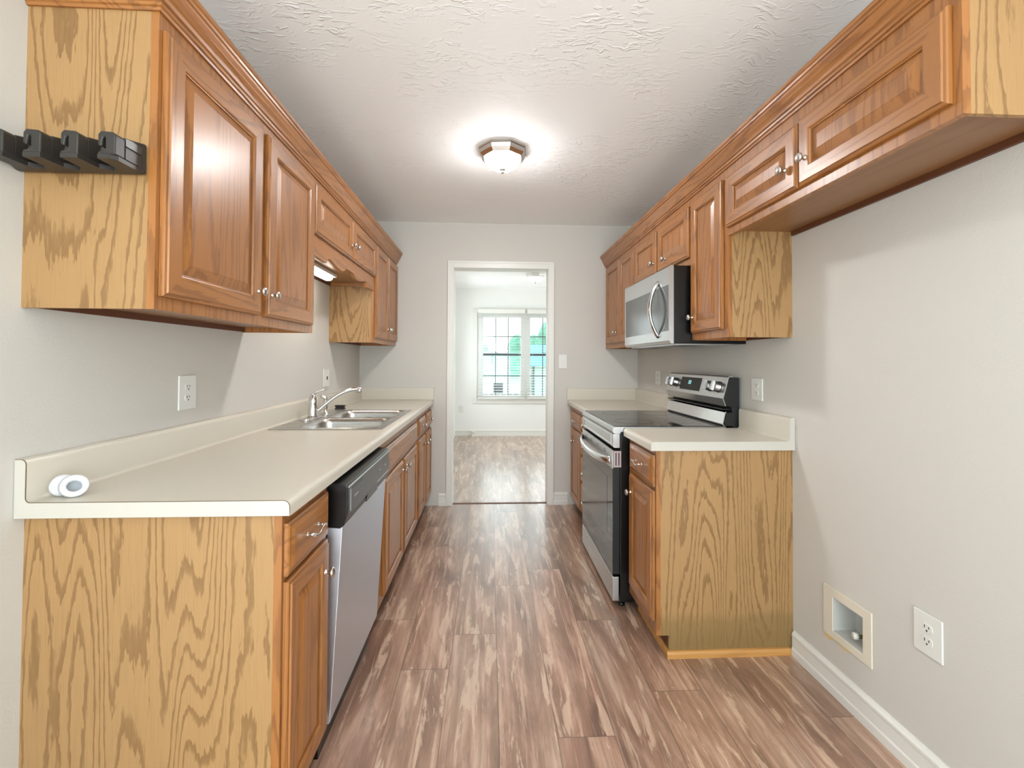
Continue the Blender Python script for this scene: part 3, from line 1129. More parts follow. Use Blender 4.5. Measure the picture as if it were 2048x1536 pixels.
RCx = 0.685
YRc = 1.894
t = thing('countertop', (XR, YRc, CB), 'short cream laminate countertop on the right between range and fridge space', 'countertop')
pr = ct_profile(XR - 0.0005, RCx, -1)
mb = MB(); mb.prism('y', pr, YRc + 0.0012, 2.288)
mb.build('worktop', 'lam', t)
SGN = 1
offset_end(t, pr, YRc + 0.0012, 'end', False)
t = thing('countertop', (XR, 3.066, CB), 'cream laminate countertop in the far right corner beyond the range', 'countertop')
mb = MB(); mb.prism('y', pr, 3.066, YB - 0.001)
mb.build('worktop', 'lam', t)
mb = MB(); mb.box(XR - TH, RCx - 0.004, YB - 0.023, YB - 0.001, CT, 1.0155)
mb.build('side_splash', 'lam', t, bevel=0.002)

# ------------------------------------------------------------------ sink


def rrect(x0, x1, y0, y1, r, z, n=6):
    pts = []
    for cx, cy, a0 in ((x1 - r, y1 - r, 0), (x0 + r, y1 - r, 90), (x0 + r, y0 + r, 180), (x1 - r, y0 + r, 270)):
        for k in range(n + 1):
            a = math.radians(a0 + 90 * k / n)
            pts.append((cx + r * math.cos(a), cy + r * math.sin(a), z))
    return pts


t = thing('kitchen_sink', (-0.79, 2.67, CT), 'double-bowl stainless steel sink set into the left countertop', 'sink')
sx0, sx1, sy0, sy1 = -1.064, -0.517, 2.245, 3.108
B1 = (-0.945, -0.560, 2.285, 2.640)
B2 = (-0.945, -0.560, 2.690, 3.062)
mb = slab_holes('z', CT + 0.001, CT + 0.0045, sx0, sx1, sy0, sy1, [B1, B2])
weld(mb.build('sink_deck', 'sink', t, bevel=0.0015))
for B in (B1, B2):
    x0, x1, y0, y1 = B
    mb = MB()
    seq = []
    for ins, z, r in ((-0.010, CT + 0.0046, 0.012), (-0.009, CT + 0.0056, 0.014), (-0.001, CT + 0.0056, 0.045), (0.003, CT + 0.003, 0.05), (0.006, CT - 0.02, 0.052),
                      (0.014, CT - 0.135, 0.055), (0.022, CT - 0.155, 0.055), (0.045, CT - 0.165, 0.05), (0.15, CT - 0.170, 0.02)):
        seq.append(rrect(x0 + ins, x1 - ins, y0 + ins, y1 - ins, r, z))
    mb.loops(seq, cap0=False, smooth=True)
    bo = mb.build('basin', 'sink', t)
    mb = MB()
    mb.lathe(((x0 + x1) / 2, (y0 + y1) / 2, CT - 0.1695), (0, 0, 1), [(0.044, 0), (0.044, 0.002), (0.036, 0.0025), (0.03, 0.001)], 24)
    mb.build('drain', 'chrome', bo)

# ------------------------------------------------------------------ faucet
fx, fy = -1.005, 2.655
zd = CT + 0.0047
t = thing('faucet', (fx, fy, zd), 'chrome single-lever kitchen faucet at the back of the sink', 'faucet')
mb = MB()
pl = []
for ins, z in ((0, 0), (0, 0.005), (0.004, 0.009), (0.012, 0.011)):
    pl.append(rrect(fx - 0.029 + ins, fx + 0.029 - ins, fy - 0.128 + ins, fy + 0.09 - ins, 0.028 - ins, zd + z))
mb.loops(pl, smooth=True)
mb.build('base_plate', 'chrome', t)
mb = MB()
mb.lathe((fx, fy, zd + 0.010), (0, 0, 1), [(0.029, 0), (0.027, 0.01), (0.0245, 0.02), (0.0245, 0.075), (0.026, 0.088), (0.0245, 0.100), (0.019, 0.118), (0.010, 0.130), (0.002, 0.134)], 24)
mb.build('body', 'chrome', t)
mb = MB()
mb.tube([(fx - 0.004, fy, zd + 0.125), (fx + 0.006, fy, zd + 0.142), (fx + 0.024, fy + 0.004, zd + 0.153), (fx + 0.048, fy + 0.008, zd + 0.160), (fx + 0.072, fy + 0.012, zd + 0.164)],
        [0.011, 0.011, 0.010, 0.009, 0.008], 12, flat=(1.0, 0.5))
mb.build('lever', 'chrome', t)
mb = MB()
sp = [(fx + 0.02, fy + 0.01, zd + 0.034)]
for i in range(1, 13):
    u = i / 12
    sp.append((fx + 0.02 + 0.200 * u, fy + 0.01 + 0.07 * u, zd + 0.034 + 0.128 * math.sin(u * math.pi / 2) ** 0.92))
sp.append((sp[-1][0] + 0.022, sp[-1][1] + 0.007, sp[-1][2] + 0.002))
mb.tube(sp, [0.0105] * 9 + [0.0105, 0.011, 0.0115, 0.0115, 0.0115], 14)
e = sp[-1]
mb.lathe((e[0] - 0.008, e[1] - 0.002, e[2] + 0.008), (0.15, 0.05, -1), [(0.0135, 0), (0.0135, 0.022), (0.012, 0.030)], 16)
mb.build('spout', 'chrome', t)

sxp, syp = -0.985, 2.80
t = thing('sink_sprayer', (sxp, syp, zd), 'chrome side sprayer standing beside the faucet', 'sprayer')
mb = MB()
mb.lathe((sxp, syp, zd), (0, 0, 1), [(0.024, 0), (0.022, 0.006), (0.014, 0.012), (0.0125, 0.03)], 20)
mb.build('holder', 'chrome', t)
mb = MB()
mb.lathe((sxp, syp, zd + 0.03), (0, 0, 1), [(0.0105, 0), (0.012, 0.02), (0.015, 0.05), (0.014, 0.066)], 16)
mb.tube([(sxp + 0.002, syp, zd + 0.086), (sxp - 0.002, syp, zd + 0.104), (sxp - 0.016, syp - 0.006, zd + 0.116), (sxp - 0.032, syp - 0.012, zd + 0.112)], [0.014, 0.0145, 0.014, 0.011], 14)
mb.build('spray_head', 'chrome', t)

t = thing('sponge_holder', (-1.02, 3.185, CT), 'small black ribbed box on the counter behind the sink', 'box')
mb = MB()
mb.box(-1.052, -0.99, 3.165, 3.20, CT, CT + 0.009)
mb.box(-1.049, -0.993, 3.168, 3.197, CT + 0.009, CT + 0.020)
mb.box(-1.053, -0.989, 3.164, 3.201, CT + 0.020, CT + 0.028)
mb.build('case', 'blackm', t, bevel=0.0015)

# white fitting near the front of the left counter
t = thing('pipe_fitting', (-1.05, 1.185, CT), 'small white plastic pipe fitting lying on the left counter by the backsplash', 'fitting')
ax = Vector((0.62, -0.66, 0.42)).normalized()
c = Vector((-1.014, 1.172, CT + 0.0290))
mb = MB()
mb.lathe(c - ax * 0.016, ax, [(0.0140, 0.002), (0.0255, 0), (0.0272, 0.003), (0.0272, 0.013), (0.0255, 0.016), (0.0150, 0.016), (0.0140, 0.002)], 28, cap0=False, cap1=False)
mb.build('ring', 'fitting', t)
mb = MB(); mb.lathe(c - ax * 0.018, ax, [(0.0150, 0), (0.0150, 0.003)], 24)
mb.build('bore', 'fitting_in', t)
mb = MB()
mb.tube([c - ax * 0.019, c - ax * 0.028 + Vector((-0.004, 0, 0)), c + Vector((-0.034, 0.010, -0.003))], [0.0165, 0.0165, 0.016], 18)
mb.lathe(c + Vector((-0.030, 0.010, -0.0025)), (-1, 0.15, 0.0), [(0.018, 0), (0.0255, 0.002), (0.0262, 0.012), (0.0235, 0.019), (0.014, 0.022)], 24)
mb.build('elbow', 'fitting', t)

# ------------------------------------------------------------------ dishwasher
DY0, DY1 = 1.4755, 2.080
t = thing('dishwasher', (-0.8, 1.78, 0), 'stainless dishwasher with black control strip under the left counter', 'dishwasher')
mb = MB(); mb.box(XL + 0.01, -0.512, DY0 - 0.006, DY1 + 0.004, 0.10, 0.868)
mb.build('tub', 'blackm', t)
mb = MB(); mb.box(-0.56, -0.53, DY0, DY1, 0.0, 0.098)
mb.build('toe_panel', 'black', t)
tx = lambda z: -0.4615 - (0.745 - z) * 0.052
mb = MB()
prof = [(-0.511, 0.105), (tx(0.105) - 0.004, 0.105), (tx(0.112), 0.112), (tx(0.722), 0.722), (-0.511, 0.722)]
mb.prism('y', prof, DY0 + 0.002, DY1 - 0.002)
dr = mb.build('door', 'steel_dw', t, bevel=0.002)
mb = MB()
prof = [(-0.511, 0.722), (-0.470, 0.718), (-0.458, 0.728), (-0.450, 0.752), (-0.4475, 0.80), (-0.4485, 0.848), (-0.453, 0.856), (-0.498, 0.864), (-0.511, 0.864)]
mb.prism('y', prof, DY0, DY1)
cp = mb.build('control_strip', 'black', t, bevel=0.0025)
mb = MB()
mb.box(-0.4482, -0.4466, DY0 + 0.012, DY1 - 0.012, 0.758, 0.846)
fcp = mb.build('control_face', 'dwpanel', cp)
mb = MB()
mb.box(-0.4467, -0.4455, DY0 + 0.006, DY1 - 0.006, 0.846, 0.850)
mb.box(-0.4467, -0.4460, DY0 + 0.030, DY0 + 0.033, 0.765, 0.835)
mb.box(-0.4467, -0.4460, DY1 - 0.22, DY1 - 0.02, 0.764, 0.766)
for yy in (1.900, 1.985, 2.000):
    mb.box(-0.4467, -0.4460, yy, yy + 0.007, 0.800, 0.806)
for yy in (1.55, 1.562, 1.574, 1.586):
    mb.box(-0.4467, -0.4461, yy, yy + 0.008, 0.800, 0.803)
mb.build('printed_marks', 'ink', cp)
mb = MB()
for k in range(6):
    mb.box(-0.4467, -0.4459, 1.525 + k * 0.022, 1.54 + k * 0.022, 0.833, 0.838)
mb.build('vent_marks', 'black', cp)
mb = MB()
mb.prism('x', [(1.70, 0.745), (1.715, 0.765), (1.84, 0.765), (1.86, 0.745), (1.86, 0.735), (1.70, 0.735)], -0.4500, -0.4462)
mb.build('pocket_grip', 'black', cp)

# ------------------------------------------------------------------ range
RY0, RY1 = 2.298, 3.056
t = thing('range', (0.97, 2.677, 0), 'freestanding stainless and black electric range on the right', 'range')
mb = MB(); mb.box(0.672, 1.296, RY0 + 0.001, RY1 - 0.001, 0.03, 0.893)
mb.build('body', 'black', t, bevel=0.003)
for yy in (RY0 + 0.04, RY1 - 0.04):
    for xx in (0.69, 1.26):
        mb = MB(); mb.lathe((xx, yy, 0), (0, 0, 1), [(0.017, 0), (0.017, 0.012), (0.008, 0.014), (0.008, 0.031)], 14)
        mb.build('foot', 'black', t)
mb = MB()
mb.prism('y', [(0.645, 0.885), (0.634, 0.889), (0.632, 0.896), (0.633, 0.912), (0.640, 0.9185), (0.672, 0.9185), (0.672, 0.885)], RY0, RY1)
mb.box(0.672, 1.225, RY0, RY0 + 0.012, 0.8935, 0.9185)
mb.box(0.672, 1.225, RY1 - 0.012, RY1, 0.8935, 0.9185)
mb.build('cooktop_frame', 'steel', t)
mb = MB(); mb.box(0.648, 1.228, RY0 + 0.006, RY1 - 0.006, 0.9186, 0.9215)
ck = mb.build('cooktop_glass', 'glass_top', t, bevel=0.001)
mb = MB()
for bx, by, br in ((0.80, 2.49, 0.105), (0.80, 2.87, 0.08), (1.06, 2.49, 0.08), (1.06, 2.87, 0.105)):
    mb.lathe((bx, by, 0.9215), (0, 0, 1), [(br, 0), (br, 0.0003), (br - 0.003, 0.0003), (br - 0.003, 0)], 40, cap0=False, cap1=False)
mb.build('burner_ring', 'dwpanel', ck)
mb = MB()
mb.prism('y', [(0.668, 0.812), (0.640, 0.812), (0.634, 0.818), (0.634, 0.880), (0.640, 0.884), (0.668, 0.884)], RY0 + 0.001, RY1 - 0.001)
mb.build('front_band', 'steel', t)
mb = MB()
R = lambda i, d: rect_loop(0.634, -1, RY0 + 0.045, RY1 - 0.045, 0.824, 0.874, i, d)
mb.loops([R(0, 0.0), R(0.0, 0.0015), R(0.003, 0.0025), R(0.006, 0.0005)])
mb.build('band_inlay', 'steel', t)
# oven door
mb = MB(); mb.box(0.636, 0.671, RY0 + 0.004, RY1 - 0.004, 0.170, 0.798)
od = mb.build('oven_door', 'blackm', t, bevel=0.003)
mb = MB(); mb.box(0.6325, 0.636, RY0 + 0.003, RY1 - 0.003, 0.168, 0.705)
mb.build('door_glass', 'oven_glass', od, bevel=0.001)
mb = MB(); mb.box(0.6315, 0.6325, RY0 + 0.11, RY1 - 0.10, 0.345, 0.640)
mb.build('oven_window', 'oven_win', od)
mb = MB(); mb.box(0.632, 0.636, RY0 + 0.003, RY1 - 0.003, 0.705, 0.799)
hb = mb.build('handle_backplate', 'steel', od, bevel=0.001)
mb = MB()
for yy in (2.46, 2.62, 2.78, 2.92):
    mb.box(0.6312, 0.6322, yy - 0.022, yy + 0.022, 0.776, 0.779)
    mb.box(0.6312, 0.6322, yy - 0.022, yy + 0.022, 0.766, 0.769)
mb.build('vent_slot', 'black', od)
mb = MB()
hp, hz = [], []
n = 24
for i in range(n + 1):
    u = i / n
    yy = RY0 + 0.02 + (RY1 - RY0 - 0.04) * u
    b = math.sin(math.pi * u) ** 0.55 if 0 < u < 1 else 0
    hp.append((0.630 - 0.046 * b, yy, 0.748 - 0.018 * b))
mb.tube(hp, [0.014] * (n + 1), 14, flat=(0.7, 1.35))
mb.build('handle', 'steel_pol', od)
mb = MB()
mb.box(0.637, 0.676, RY0 - 0.0005, RY0 + 0.0035, 0.713, 0.796)
hv = mb.build('end_cap', 'ventbar', od, bevel=0.001)
mb = MB()
mb.box(0.646, 0.651, RY0 - 0.0012, RY0 - 0.0004, 0.722, 0.787)
mb.box(0.661, 0.666, RY0 - 0.0012, RY0 - 0.0004, 0.722, 0.787)
mb.build('end_slot', 'black', od)
mb = MB(); mb.box(0.633, 0.666, RY0 + 0.002, RY1 - 0.002, 0.036, 0.158)
mb.build('storage_drawer', 'steel', t, bevel=0.003)
# backguard
mb = MB()
mb.prism('y', [(1.225, 0.9216), (1.212, 0.924), (1.2085, 0.932), (1.222, 0.992), (1.2285, 0.996), (1.231, 0.993), (1.226, 0.990), (1.2135, 0.933), (1.216, 0.927), (1.225, 0.9246)], RY0 + 0.006, RY1 - 0.006)
mb.build('lower_back_panel', 'steel_pol', t)
mb = MB()
mb.prism('y', [(1.262, 0.8935), (1.297, 0.8935), (1.297, 1.172), (1.245, 1.174), (1.240, 1.168), (1.214, 1.062), (1.226, 1.030), (1.255, 1.020), (1.262, 0.99)], RY0 + 0.004, RY1 - 0.004)
mb.prism('y', [(1.226, 0.9216), (1.262, 0.9216), (1.262, 0.992), (1.2305, 0.990), (1.2175, 0.934)], RY0 + 0.004, RY1 - 0.004)
bgd = mb.build('backguard', 'blackm', t)
A0, A1 = Vector((1.2405, 1.1745)), Vector((1.2095, 1.063))
mb = MB()
mb.prism('y', [(1.262, 1.180), (1.244, 1.180), (1.2365, 1.174), (1.2075, 1.064), (1.2220, 1.024), (1.2255, 1.026), (1.2125, 1.064), (1.2405, 1.170), (1.2455, 1.1755), (1.262, 1.1755)], RY0 + 0.001, RY1 - 0.001)
mb.build('control_panel', 'steel', bgd)
dsl = Vector((1.2365 - 1.2075, 0, 1.174 - 1.064)).normalized()     # up along the slope
nsl = Vector((-dsl.z, 0, dsl.x))                                     # outward


def slope(y, u, n):
    return Vector((1.2075, y, 1.064)) + dsl * u + nsl * n


mb = MB()
y0, y1 = 2.575, 2.84
vs = [slope(y, u, n) for n in (0.0002, 0.0016) for (y, u) in ((y0, 0.020), (y1, 0.020), (y1, 0.098), (y0, 0.098))]
mb.add(vs, [(0, 1, 2, 3), (4, 5, 6, 7), (0, 1, 5, 4), (1, 2, 6, 5), (2, 3, 7, 6), (3, 0, 4, 7)])
mb.build('display', 'blackm', bgd)
mb = MB()
y0, y1 = 2.842, 2.848
vs = [slope(y, u, n) for n in (0.0002, 0.0022) for (y, u) in ((y0, 0.020), (y1, 0.020), (y1, 0.098), (y0, 0.098))]
mb.add(vs, [(0, 1, 2, 3), (4, 5, 6, 7), (0, 1, 5, 4), (1, 2, 6, 5), (2, 3, 7, 6), (3, 0, 4, 7)])
mb.build('display_trim', 'steel_pol', bgd)
mb = MB()


def seg(y0, y1, u0, u1):
    vs = [slope(y, u, n) for n in (0.0016, 0.0020) for (y, u) in ((y0, u0), (y1, u0), (y1, u1), (y0, u1))]
    mb.add(vs, [(0, 1, 2, 3), (4, 5, 6, 7), (0, 1, 5, 4), (1, 2, 6, 5), (2, 3, 7, 6), (3, 0, 4, 7)])


for yc in (2.708, 2.728):
    w, h, k = 0.0062, 0.0105, 0.0020
    u = 0.068
    for du in (-h, 0, h):
        seg(yc - w, yc + w, u + du - k / 2, u + du + k / 2)
    for dy in (-w, w):
        seg(yc + dy - k / 2, yc + dy + k / 2, u - h, u + h)
mb.build('clock_digits', 'lcd', bgd)
for yy in (2.365, 2.455, 2.91, 2.985):
    mb = MB()
    c = slope(yy, 0.058, 0.0005)
    mb.lathe(c, nsl, [(0.030, 0), (0.030, 0.006), (0.027, 0.010), (0.027, 0.026), (0.0245, 0.030), (0.002, 0.031)], 24)
    u_, w_ = dsl, Vector((0, 1, 0))
    q = []
    for n0, wv, hv_ in ((0.030, 0.010, 0.026), (0.044, 0.008, 0.024)):
        q += [c + nsl * n0 + w_ * a * wv + u_ * b * hv_ for a, b in ((-1, -1), (1, -1), (1, 1), (-1, 1))]
    mb.add(q, [(3, 2, 1, 0), (4, 5, 6, 7), (0, 1, 5, 4), (1, 2, 6, 5), (2, 3, 7, 6), (3, 0, 4, 7)])
    mb.build('control_knob', 'steel', bgd)
mb = MB(); mb.box(1.215, 1.262, RY0 + 0.012, RY1 - 0.012, 1.004, 1.010)
mb.build('vent_lip', 'black', bgd)

# ------------------------------------------------------------------ microwave
MY0, MY1, MX = 2.262, 3.022, 0.912
t = thing('microwave', (1.1, 2.64, 1.342), 'stainless over-the-range microwave with black sides', 'microwave')
mb = MB(); mb.box(MX + 0.022, XR - 0.001, MY0 + 0.001, MY1 - 0.001, 1.346, 1.7455)
mb.build('case', 'black', t, bevel=0.003)
mb = MB()
mb.prism('y', [(MX + 0.022, 1.346), (MX + 0.009, 1.346), (MX, 1.362), (MX, 1.738), (MX + 0.004, 1.7455), (MX + 0.022, 1.7455)], MY0, MY1)
md = mb.build('door', 'steel', t)
mb = MB(); mb.box(MX - 0.0012, MX + 0.001, MY0 + 0.03, MY1 - 0.025, 1.412, 1.648)
mb.build('window', 'mw_glass', md)
mb = MB(); mb.box(MX - 0.0012, MX + 0.001, MY0 + 0.012, MY0 + 0.028, 1.412, 1.648)
mb.build('key_panel', 'mw_glass', md)
mb = MB()
hp = []
for i in range(21):
    u = i / 20
    b = math.sin(math.pi * u) ** 0.8 if 0 < u < 1 else 0
    hp.append((MX + 0.002 - 0.050 * b, 2.418, 1.385 + 0.30 * u))
mb.tube(hp, 0.0125, 14, flat=(1.3, 0.75))
mb.build('handle', 'steel_pol', md)
mb = MB()
mb.box(MX + 0.04, XR - 0.06, MY0 + 0.02, MY1 - 0.02, 1.340, 1.346)
ug = mb.build('underside_plate', 'steel', t)
mb = MB()
for a, b in ((2.31, 2.56), (2.74, 2.99)):
    mb.box(MX + 0.09, MX + 0.20, a, b, 1.3385, 1.340)
mb.build('grease_filter', 'black', ug)

# ------------------------------------------------------------------ tube light under the sink cabinet
t = thing('under_cabinet_light', (-1.0, 2.66, 1.745), 'lit tube light under the short cabinet over the sink', 'light', None)
mb = MB(); mb.box(-1.05, -0.955, 2.44, 2.885, 1.766, 1.7868)
mb.build('housing', 'trim', t, bevel=0.003)
mb = MB()
mb.tube([(-1.0, 2.455, 1.757), (-1.0, 2.47, 1.757), (-1.0, 2.855, 1.757), (-1.0, 2.87, 1.757)], [0.022, 0.028, 0.028, 0.022], 16, flat=(1.0, 0.55))
mb.build('lens', 'lens', t)

# ------------------------------------------------------------------ ceiling lights


def ceiling_light(x, y, label, mat, rim='nickel', name='ceiling_light', group=None):
    t = thing(name, (x, y, ZC), label, 'ceiling light', group)
    mb = MB()
    ph = math.radians(22.5 + 6)
    mb.lathe((x, y, ZC), (0, 0, -1), [(0.142, 0.0), (0.142, 0.010), (0.137, 0.014), (0.132, 0.034), (0.117, 0.053), (0.110, 0.053), (0.110, 0.03)], 8, smooth=False, phase=ph)
    mb.build('canopy', rim, t)
    mb = MB()
    prof = []
    for k in range(11):
        a = k / 10 * math.pi / 2
        prof.append((0.1045 * math.cos(a) ** 0.8 if k < 10 else 0.004, 0.047 + 0.066 * math.sin(a)))
    mb.lathe((x, y, ZC), (0, 0, -1), [(0.098, 0.040)] + prof, 32)
    mb.build('glass_dome', mat, t)
    mb = MB()
    mb.lathe((x, y, ZC), (0, 0, -1), [(0.018, 0.108), (0.019, 0.113), (0.013, 0.118), (0.008, 0.121), (0.010, 0.126), (0.006, 0.134), (0.001, 0.136)], 16)
    mb.build('finial', 'nickel', t)
    return t


ceiling_light(0.068, 2.57, 'lit frosted dome light with octagonal nickel rim on the kitchen ceiling', 'dome')
ceiling_light(0.63, 6.25, 'lit frosted dome light on the dining ceiling beyond the doorway', 'dome2', 'plate')

# ------------------------------------------------------------------ outlets, switches


def fr_box(mb, O, U, V, N_, u0, u1, v0, v1, n0, n1):
    O, U, V, N_ = Vector(O), Vector(U), Vector(V), Vector(N_)
    vs = [O + U * u + V * v + N_ * n for n in (n0, n1) for (u, v) in ((u0, v0), (u1, v0), (u1, v1), (u0, v1))]
    mb.add(vs, [(3, 2, 1, 0), (4, 5, 6, 7), (0, 1, 5, 4), (1, 2, 6, 5), (2, 3, 7, 6), (3, 0, 4, 7)])


def outlet(O, U, N_, w, h, label, kind='duplex', group=None):
    V = (0, 0, 1)
    t = thing('wall_outlet' if kind != 'switch' else 'light_switch', O, label, 'outlet' if kind != 'switch' else 'switch', group)
    mb = MB(); fr_box(mb, O, U, V, N_, -w / 2, w / 2, -h / 2, h / 2, 0.0003, 0.006)
    mb.build('cover_plate', 'plate', t, bevel=0.0025)
    if kind == 'duplex':
        for dv in (-0.0195, 0.0195):
            mb = MB()
            Ov = Vector(O) + Vector(V) * dv
            Uv, Nv = Vector(U), Vector(N_)
            pts = []
            for n0 in (0.006, 0.0078):
                lp = []
                for k in range(20):
                    a = 2 * math.pi * k / 20
                    lp.append(Ov + Uv * 0.0172 * math.cos(a) + Vector(V) * max(-0.0125, min(0.0125, 0.0172 * math.sin(a))) + Nv * n0)
                pts.append(lp)
            mb.loops(pts)
            rc = mb.build('receptacle', 'plate', t)
            mb = MB()
            fr_box(mb, Ov, U, V, N_, -0.0080, -0.0055, -0.001, 0.008, 0.0078, 0.0081)
            fr_box(mb, Ov, U, V, N_, 0.0055, 0.0080, 0.0, 0.007, 0.0078, 0.0081)
            mb.lathe(Ov + Vector(V) * -0.0075 + Nv * 0.0077, N_, [(0.0028, 0), (0.0028, 0.0004)], 10)
            mb.build('slot', 'slot', rc)
    elif kind == 'switch':
        mb = MB(); fr_box(mb, O, U, V, N_, -0.005, 0.005, -0.012, 0.012, 0.006, 0.0068)
        tg = mb.build('toggle_plate', 'plate', t)
        mb = MB()
        O2, U2, N2 = Vector(O), Vector(U), Vector(N_)
        fr_box(mb, O2 + Vector((0, 0, 0.004)), U, V, N_, -0.0032, 0.0032, -0.004, 0.004, 0.0068, 0.015)
        mb.build('toggle', 'plate', t)
    else:
        mb = MB(); fr_box(mb, O, U, V, N_, -0.0165, 0.0165, -0.0335, 0.0335, 0.006, 0.008)
        dv = mb.build('device_face', 'plate', t)
        mb = MB(); fr_box(mb, O, U, V, N_, -0.010, 0.010, -0.012, 0.010, 0.008, 0.0095)
        mb.build('button', 'slot', dv)
    return t


outlet((XL, 1.735, 1.131), (0, 1, 0), (1, 0, 0), 0.096, 0.126, 'white duplex outlet on the left wall above the near counter')
outlet((XL, 3.168, 1.130), (0, 1, 0), (1, 0, 0), 0.108, 0.121, 'white outlet with dark buttons on the left wall beside the faucet', 'gfci')
outlet((XR, 2.166, 1.121), (0, -1, 0), (-1, 0, 0), 0.092, 0.108, 'white duplex outlet on the right wall just in front of the range backguard')
outlet((XR, 3.475, 1.127), (0, -1, 0), (-1, 0, 0), 0.100, 0.106, 'white outlet on the right wall behind the far end of the range backguard')
outlet((XR, 1.304, 0.445), (0, -1, 0), (-1, 0, 0), 0.090, 0.124, 'white duplex outlet low on the right wall beside the recessed water box')
outlet((0.645, YB, 1.249), (1, 0, 0), (0, -1, 0), 0.074, 0.123, 'white toggle light switch on the back wall right of the doorway', 'switch')
t = tag(MB().box(-0.50, -0.43, YF - 0.008, YF - 0.0003, 0.395, 0.50).build('wall_outlet', 'plate', bevel=0.003), 'small white outlet plate low on the far dining room wall', 'outlet')
t = thing('cable_box', (-0.247, YF - 0.03, 0.0), 'small white cable box at the foot of the far dining room wall', 'box')
MB().box(-0.285, -0.215, YF - 0.055, YF - 0.016, 0.0, 0.085).build('case', 'plate', t, bevel=0.004)
MB().lathe((-0.262, YF - 0.055, 0.055), (0, -1, 0), [(0.006, 0), (0.006, 0.004)], 10).build('port', 'slot', t)

# recessed water box
t = thing('recessed_water_box', (XR, 1.61, 0.30), 'cream-framed recessed water supply box low on the right wall', 'utility box')
ins = (1.5405, 1.6795, 0.2365, 0.3635)
mb = slab_holes('x', XR - 0.006, XR - 0.0003, 1.503, 1.728, 0.208, 0.398, [ins])
weld(mb.build('flange', 'utility_frame', t, bevel=0.002))
mb = MB()
y0, y1, z0, z1 = ins
d0, d1 = XR - 0.004, XR + 0.085
mb.box(d0, d1, y0, y0 + 0.002, z0, z1); mb.box(d0, d1, y1 - 0.002, y1, z0, z1)
mb.box(d0, d1, y0, y1, z0, z0 + 0.002); mb.box(d0, d1, y0, y1, z1 - 0.002, z1)
mb.box(d1 - 0.002, d1, y0, y1, z0, z1)
mb.build('box_shell', 'utility_in', t)
mb = MB()
mb.lathe((XR + 0.045, 1.580, z0 + 0.002), (0, 0, 1), [(0.013, 0), (0.013, 0.018), (0.009, 0.022), (0.009, 0.04), (0.012, 0.042), (0.012, 0.056), (0.006, 0.06)], 14)
mb.tube([(XR + 0.045, 1.580, z0 + 0.032), (XR + 0.012, 1.592, z0 + 0.032)], 0.006, 10)
vv = mb.build('valve', 'brass', t)
mb = MB(); mb.lathe((XR + 0.020, 1.590, z0 + 0.032), (-1, 0.35, 0), [(0.010, 0), (0.012, 0.004), (0.012, 0.014), (0.009, 0.017)], 14)
mb.build('valve_knob', 'plate', vv)
mb = MB()
random.seed(3)
top = [(1.728 - 0.012 * i, 0.208 - 0.001 - (0.010 + 0.008 * math.sin(i * 0.9)) * (1.0 if i < 9 else 0.5)) for i in range(12)]
mb.prism('x', [(1.728, 0.2085)] + top + [(1.596, 0.2085)], XR - 0.0022, XR - 0.0003)
mb.build('caulk_smear', 'caulk', t)

# ------------------------------------------------------------------ broom rack on the cabinet side
t = thing('broom_rack', (-0.97, 1.1365, 1.69), 'black wall rack with gripping slots screwed to the near cabinet side', 'rack')
ry = 1.1362
bx0, bx1 = -1.112, -0.832
z0, z1 = 1.700, 1.756
mb = MB(); mb.box(bx0, bx1, ry - 0.012, ry, z0, z1 + 0.016)
mb.build('back_plate', 'rackp', t, bevel=0.004)
yf = ry - 0.098
arms = [(-0.866 - 0.0785 * k, -0.829 - 0.0785 * k) for k in range(4)]
out = [(bx1 + 0.002, ry - 0.011), (bx1 + 0.002, yf + 0.012), (bx1 - 0.006, yf)]
for k, (a, b) in enumerate(arms[:3]):
    nb = arms[k + 1][1]
    out += [(a, yf), (a - 0.002, ry - 0.045), ((a + nb) / 2, ry - 0.026), (nb + 0.002, ry - 0.045), (nb, yf)]
out += [(arms[3][0] + 0.006, yf), (arms[3][0] + 0.006, ry - 0.05), (bx0 - 0.0, ry - 0.02), (bx0, ry - 0.011)]
mb = MB()
mb.prism('z', out, z0 - 0.004, z0 + 0.006)
mb.build('bottom_shelf', 'rackp', t)
for k, (a, b) in enumerate(arms):
    mb = MB()
    if k == 3:
        a = a + 0.006
    # upright block with a hook-shaped notch at its upper inner corner
    mb.prism('y', [(a, z0 + 0.006), (b, z0 + 0.006), (b, z1 - 0.006), (b - 0.006, z1), (a + 0.006, z1 + 0.002), (a, z1 - 0.006), (a, z0 + 0.026), (a + 0.008, z0 + 0.023), (a + 0.011, z0 + 0.044),
                   (a + 0.016, z0 + 0.044), (a + 0.0165, z0 + 0.018), (a + 0.009, z0 + 0.013), (a, z0 + 0.011)], yf, ry - 0.070)
    mb.prism('x', [(ry - 0.070, z0 + 0.006), (ry - 0.070, z1), (ry - 0.0118, z1 + 0.014), (ry - 0.0118, z0 + 0.006)], a + (0.010 if k else 0.012), b - (0.002 if k else 0.003))
    mb.build('gripper_arm', 'rackp', t, bevel=0.003)
    if k == 3:
        continue
    mb = MB()
    gx_ = a - 0.0145
    mb.lathe((gx_, ry - 0.056, z0 + 0.007), (0, 0, 1), [(0.006, 0), (0.009, 0.004), (0.0115, 0.020), (0.010, 0.028), (0.005, 0.032)], 16)
    mb.box(gx_ - 0.004, gx_ + 0.004, ry - 0.056, ry - 0.0118, z0 + 0.012, z0 + 0.030)
    mb.build('grip_roller', 'grip', t)
mb = MB()
mb.box(-0.8325, -0.8290, ry - 0.068, ry - 0.020, z0 + 0.038, z0 + 0.056)
mb.build('end_ridge', 'grip', t)
mb = MB()
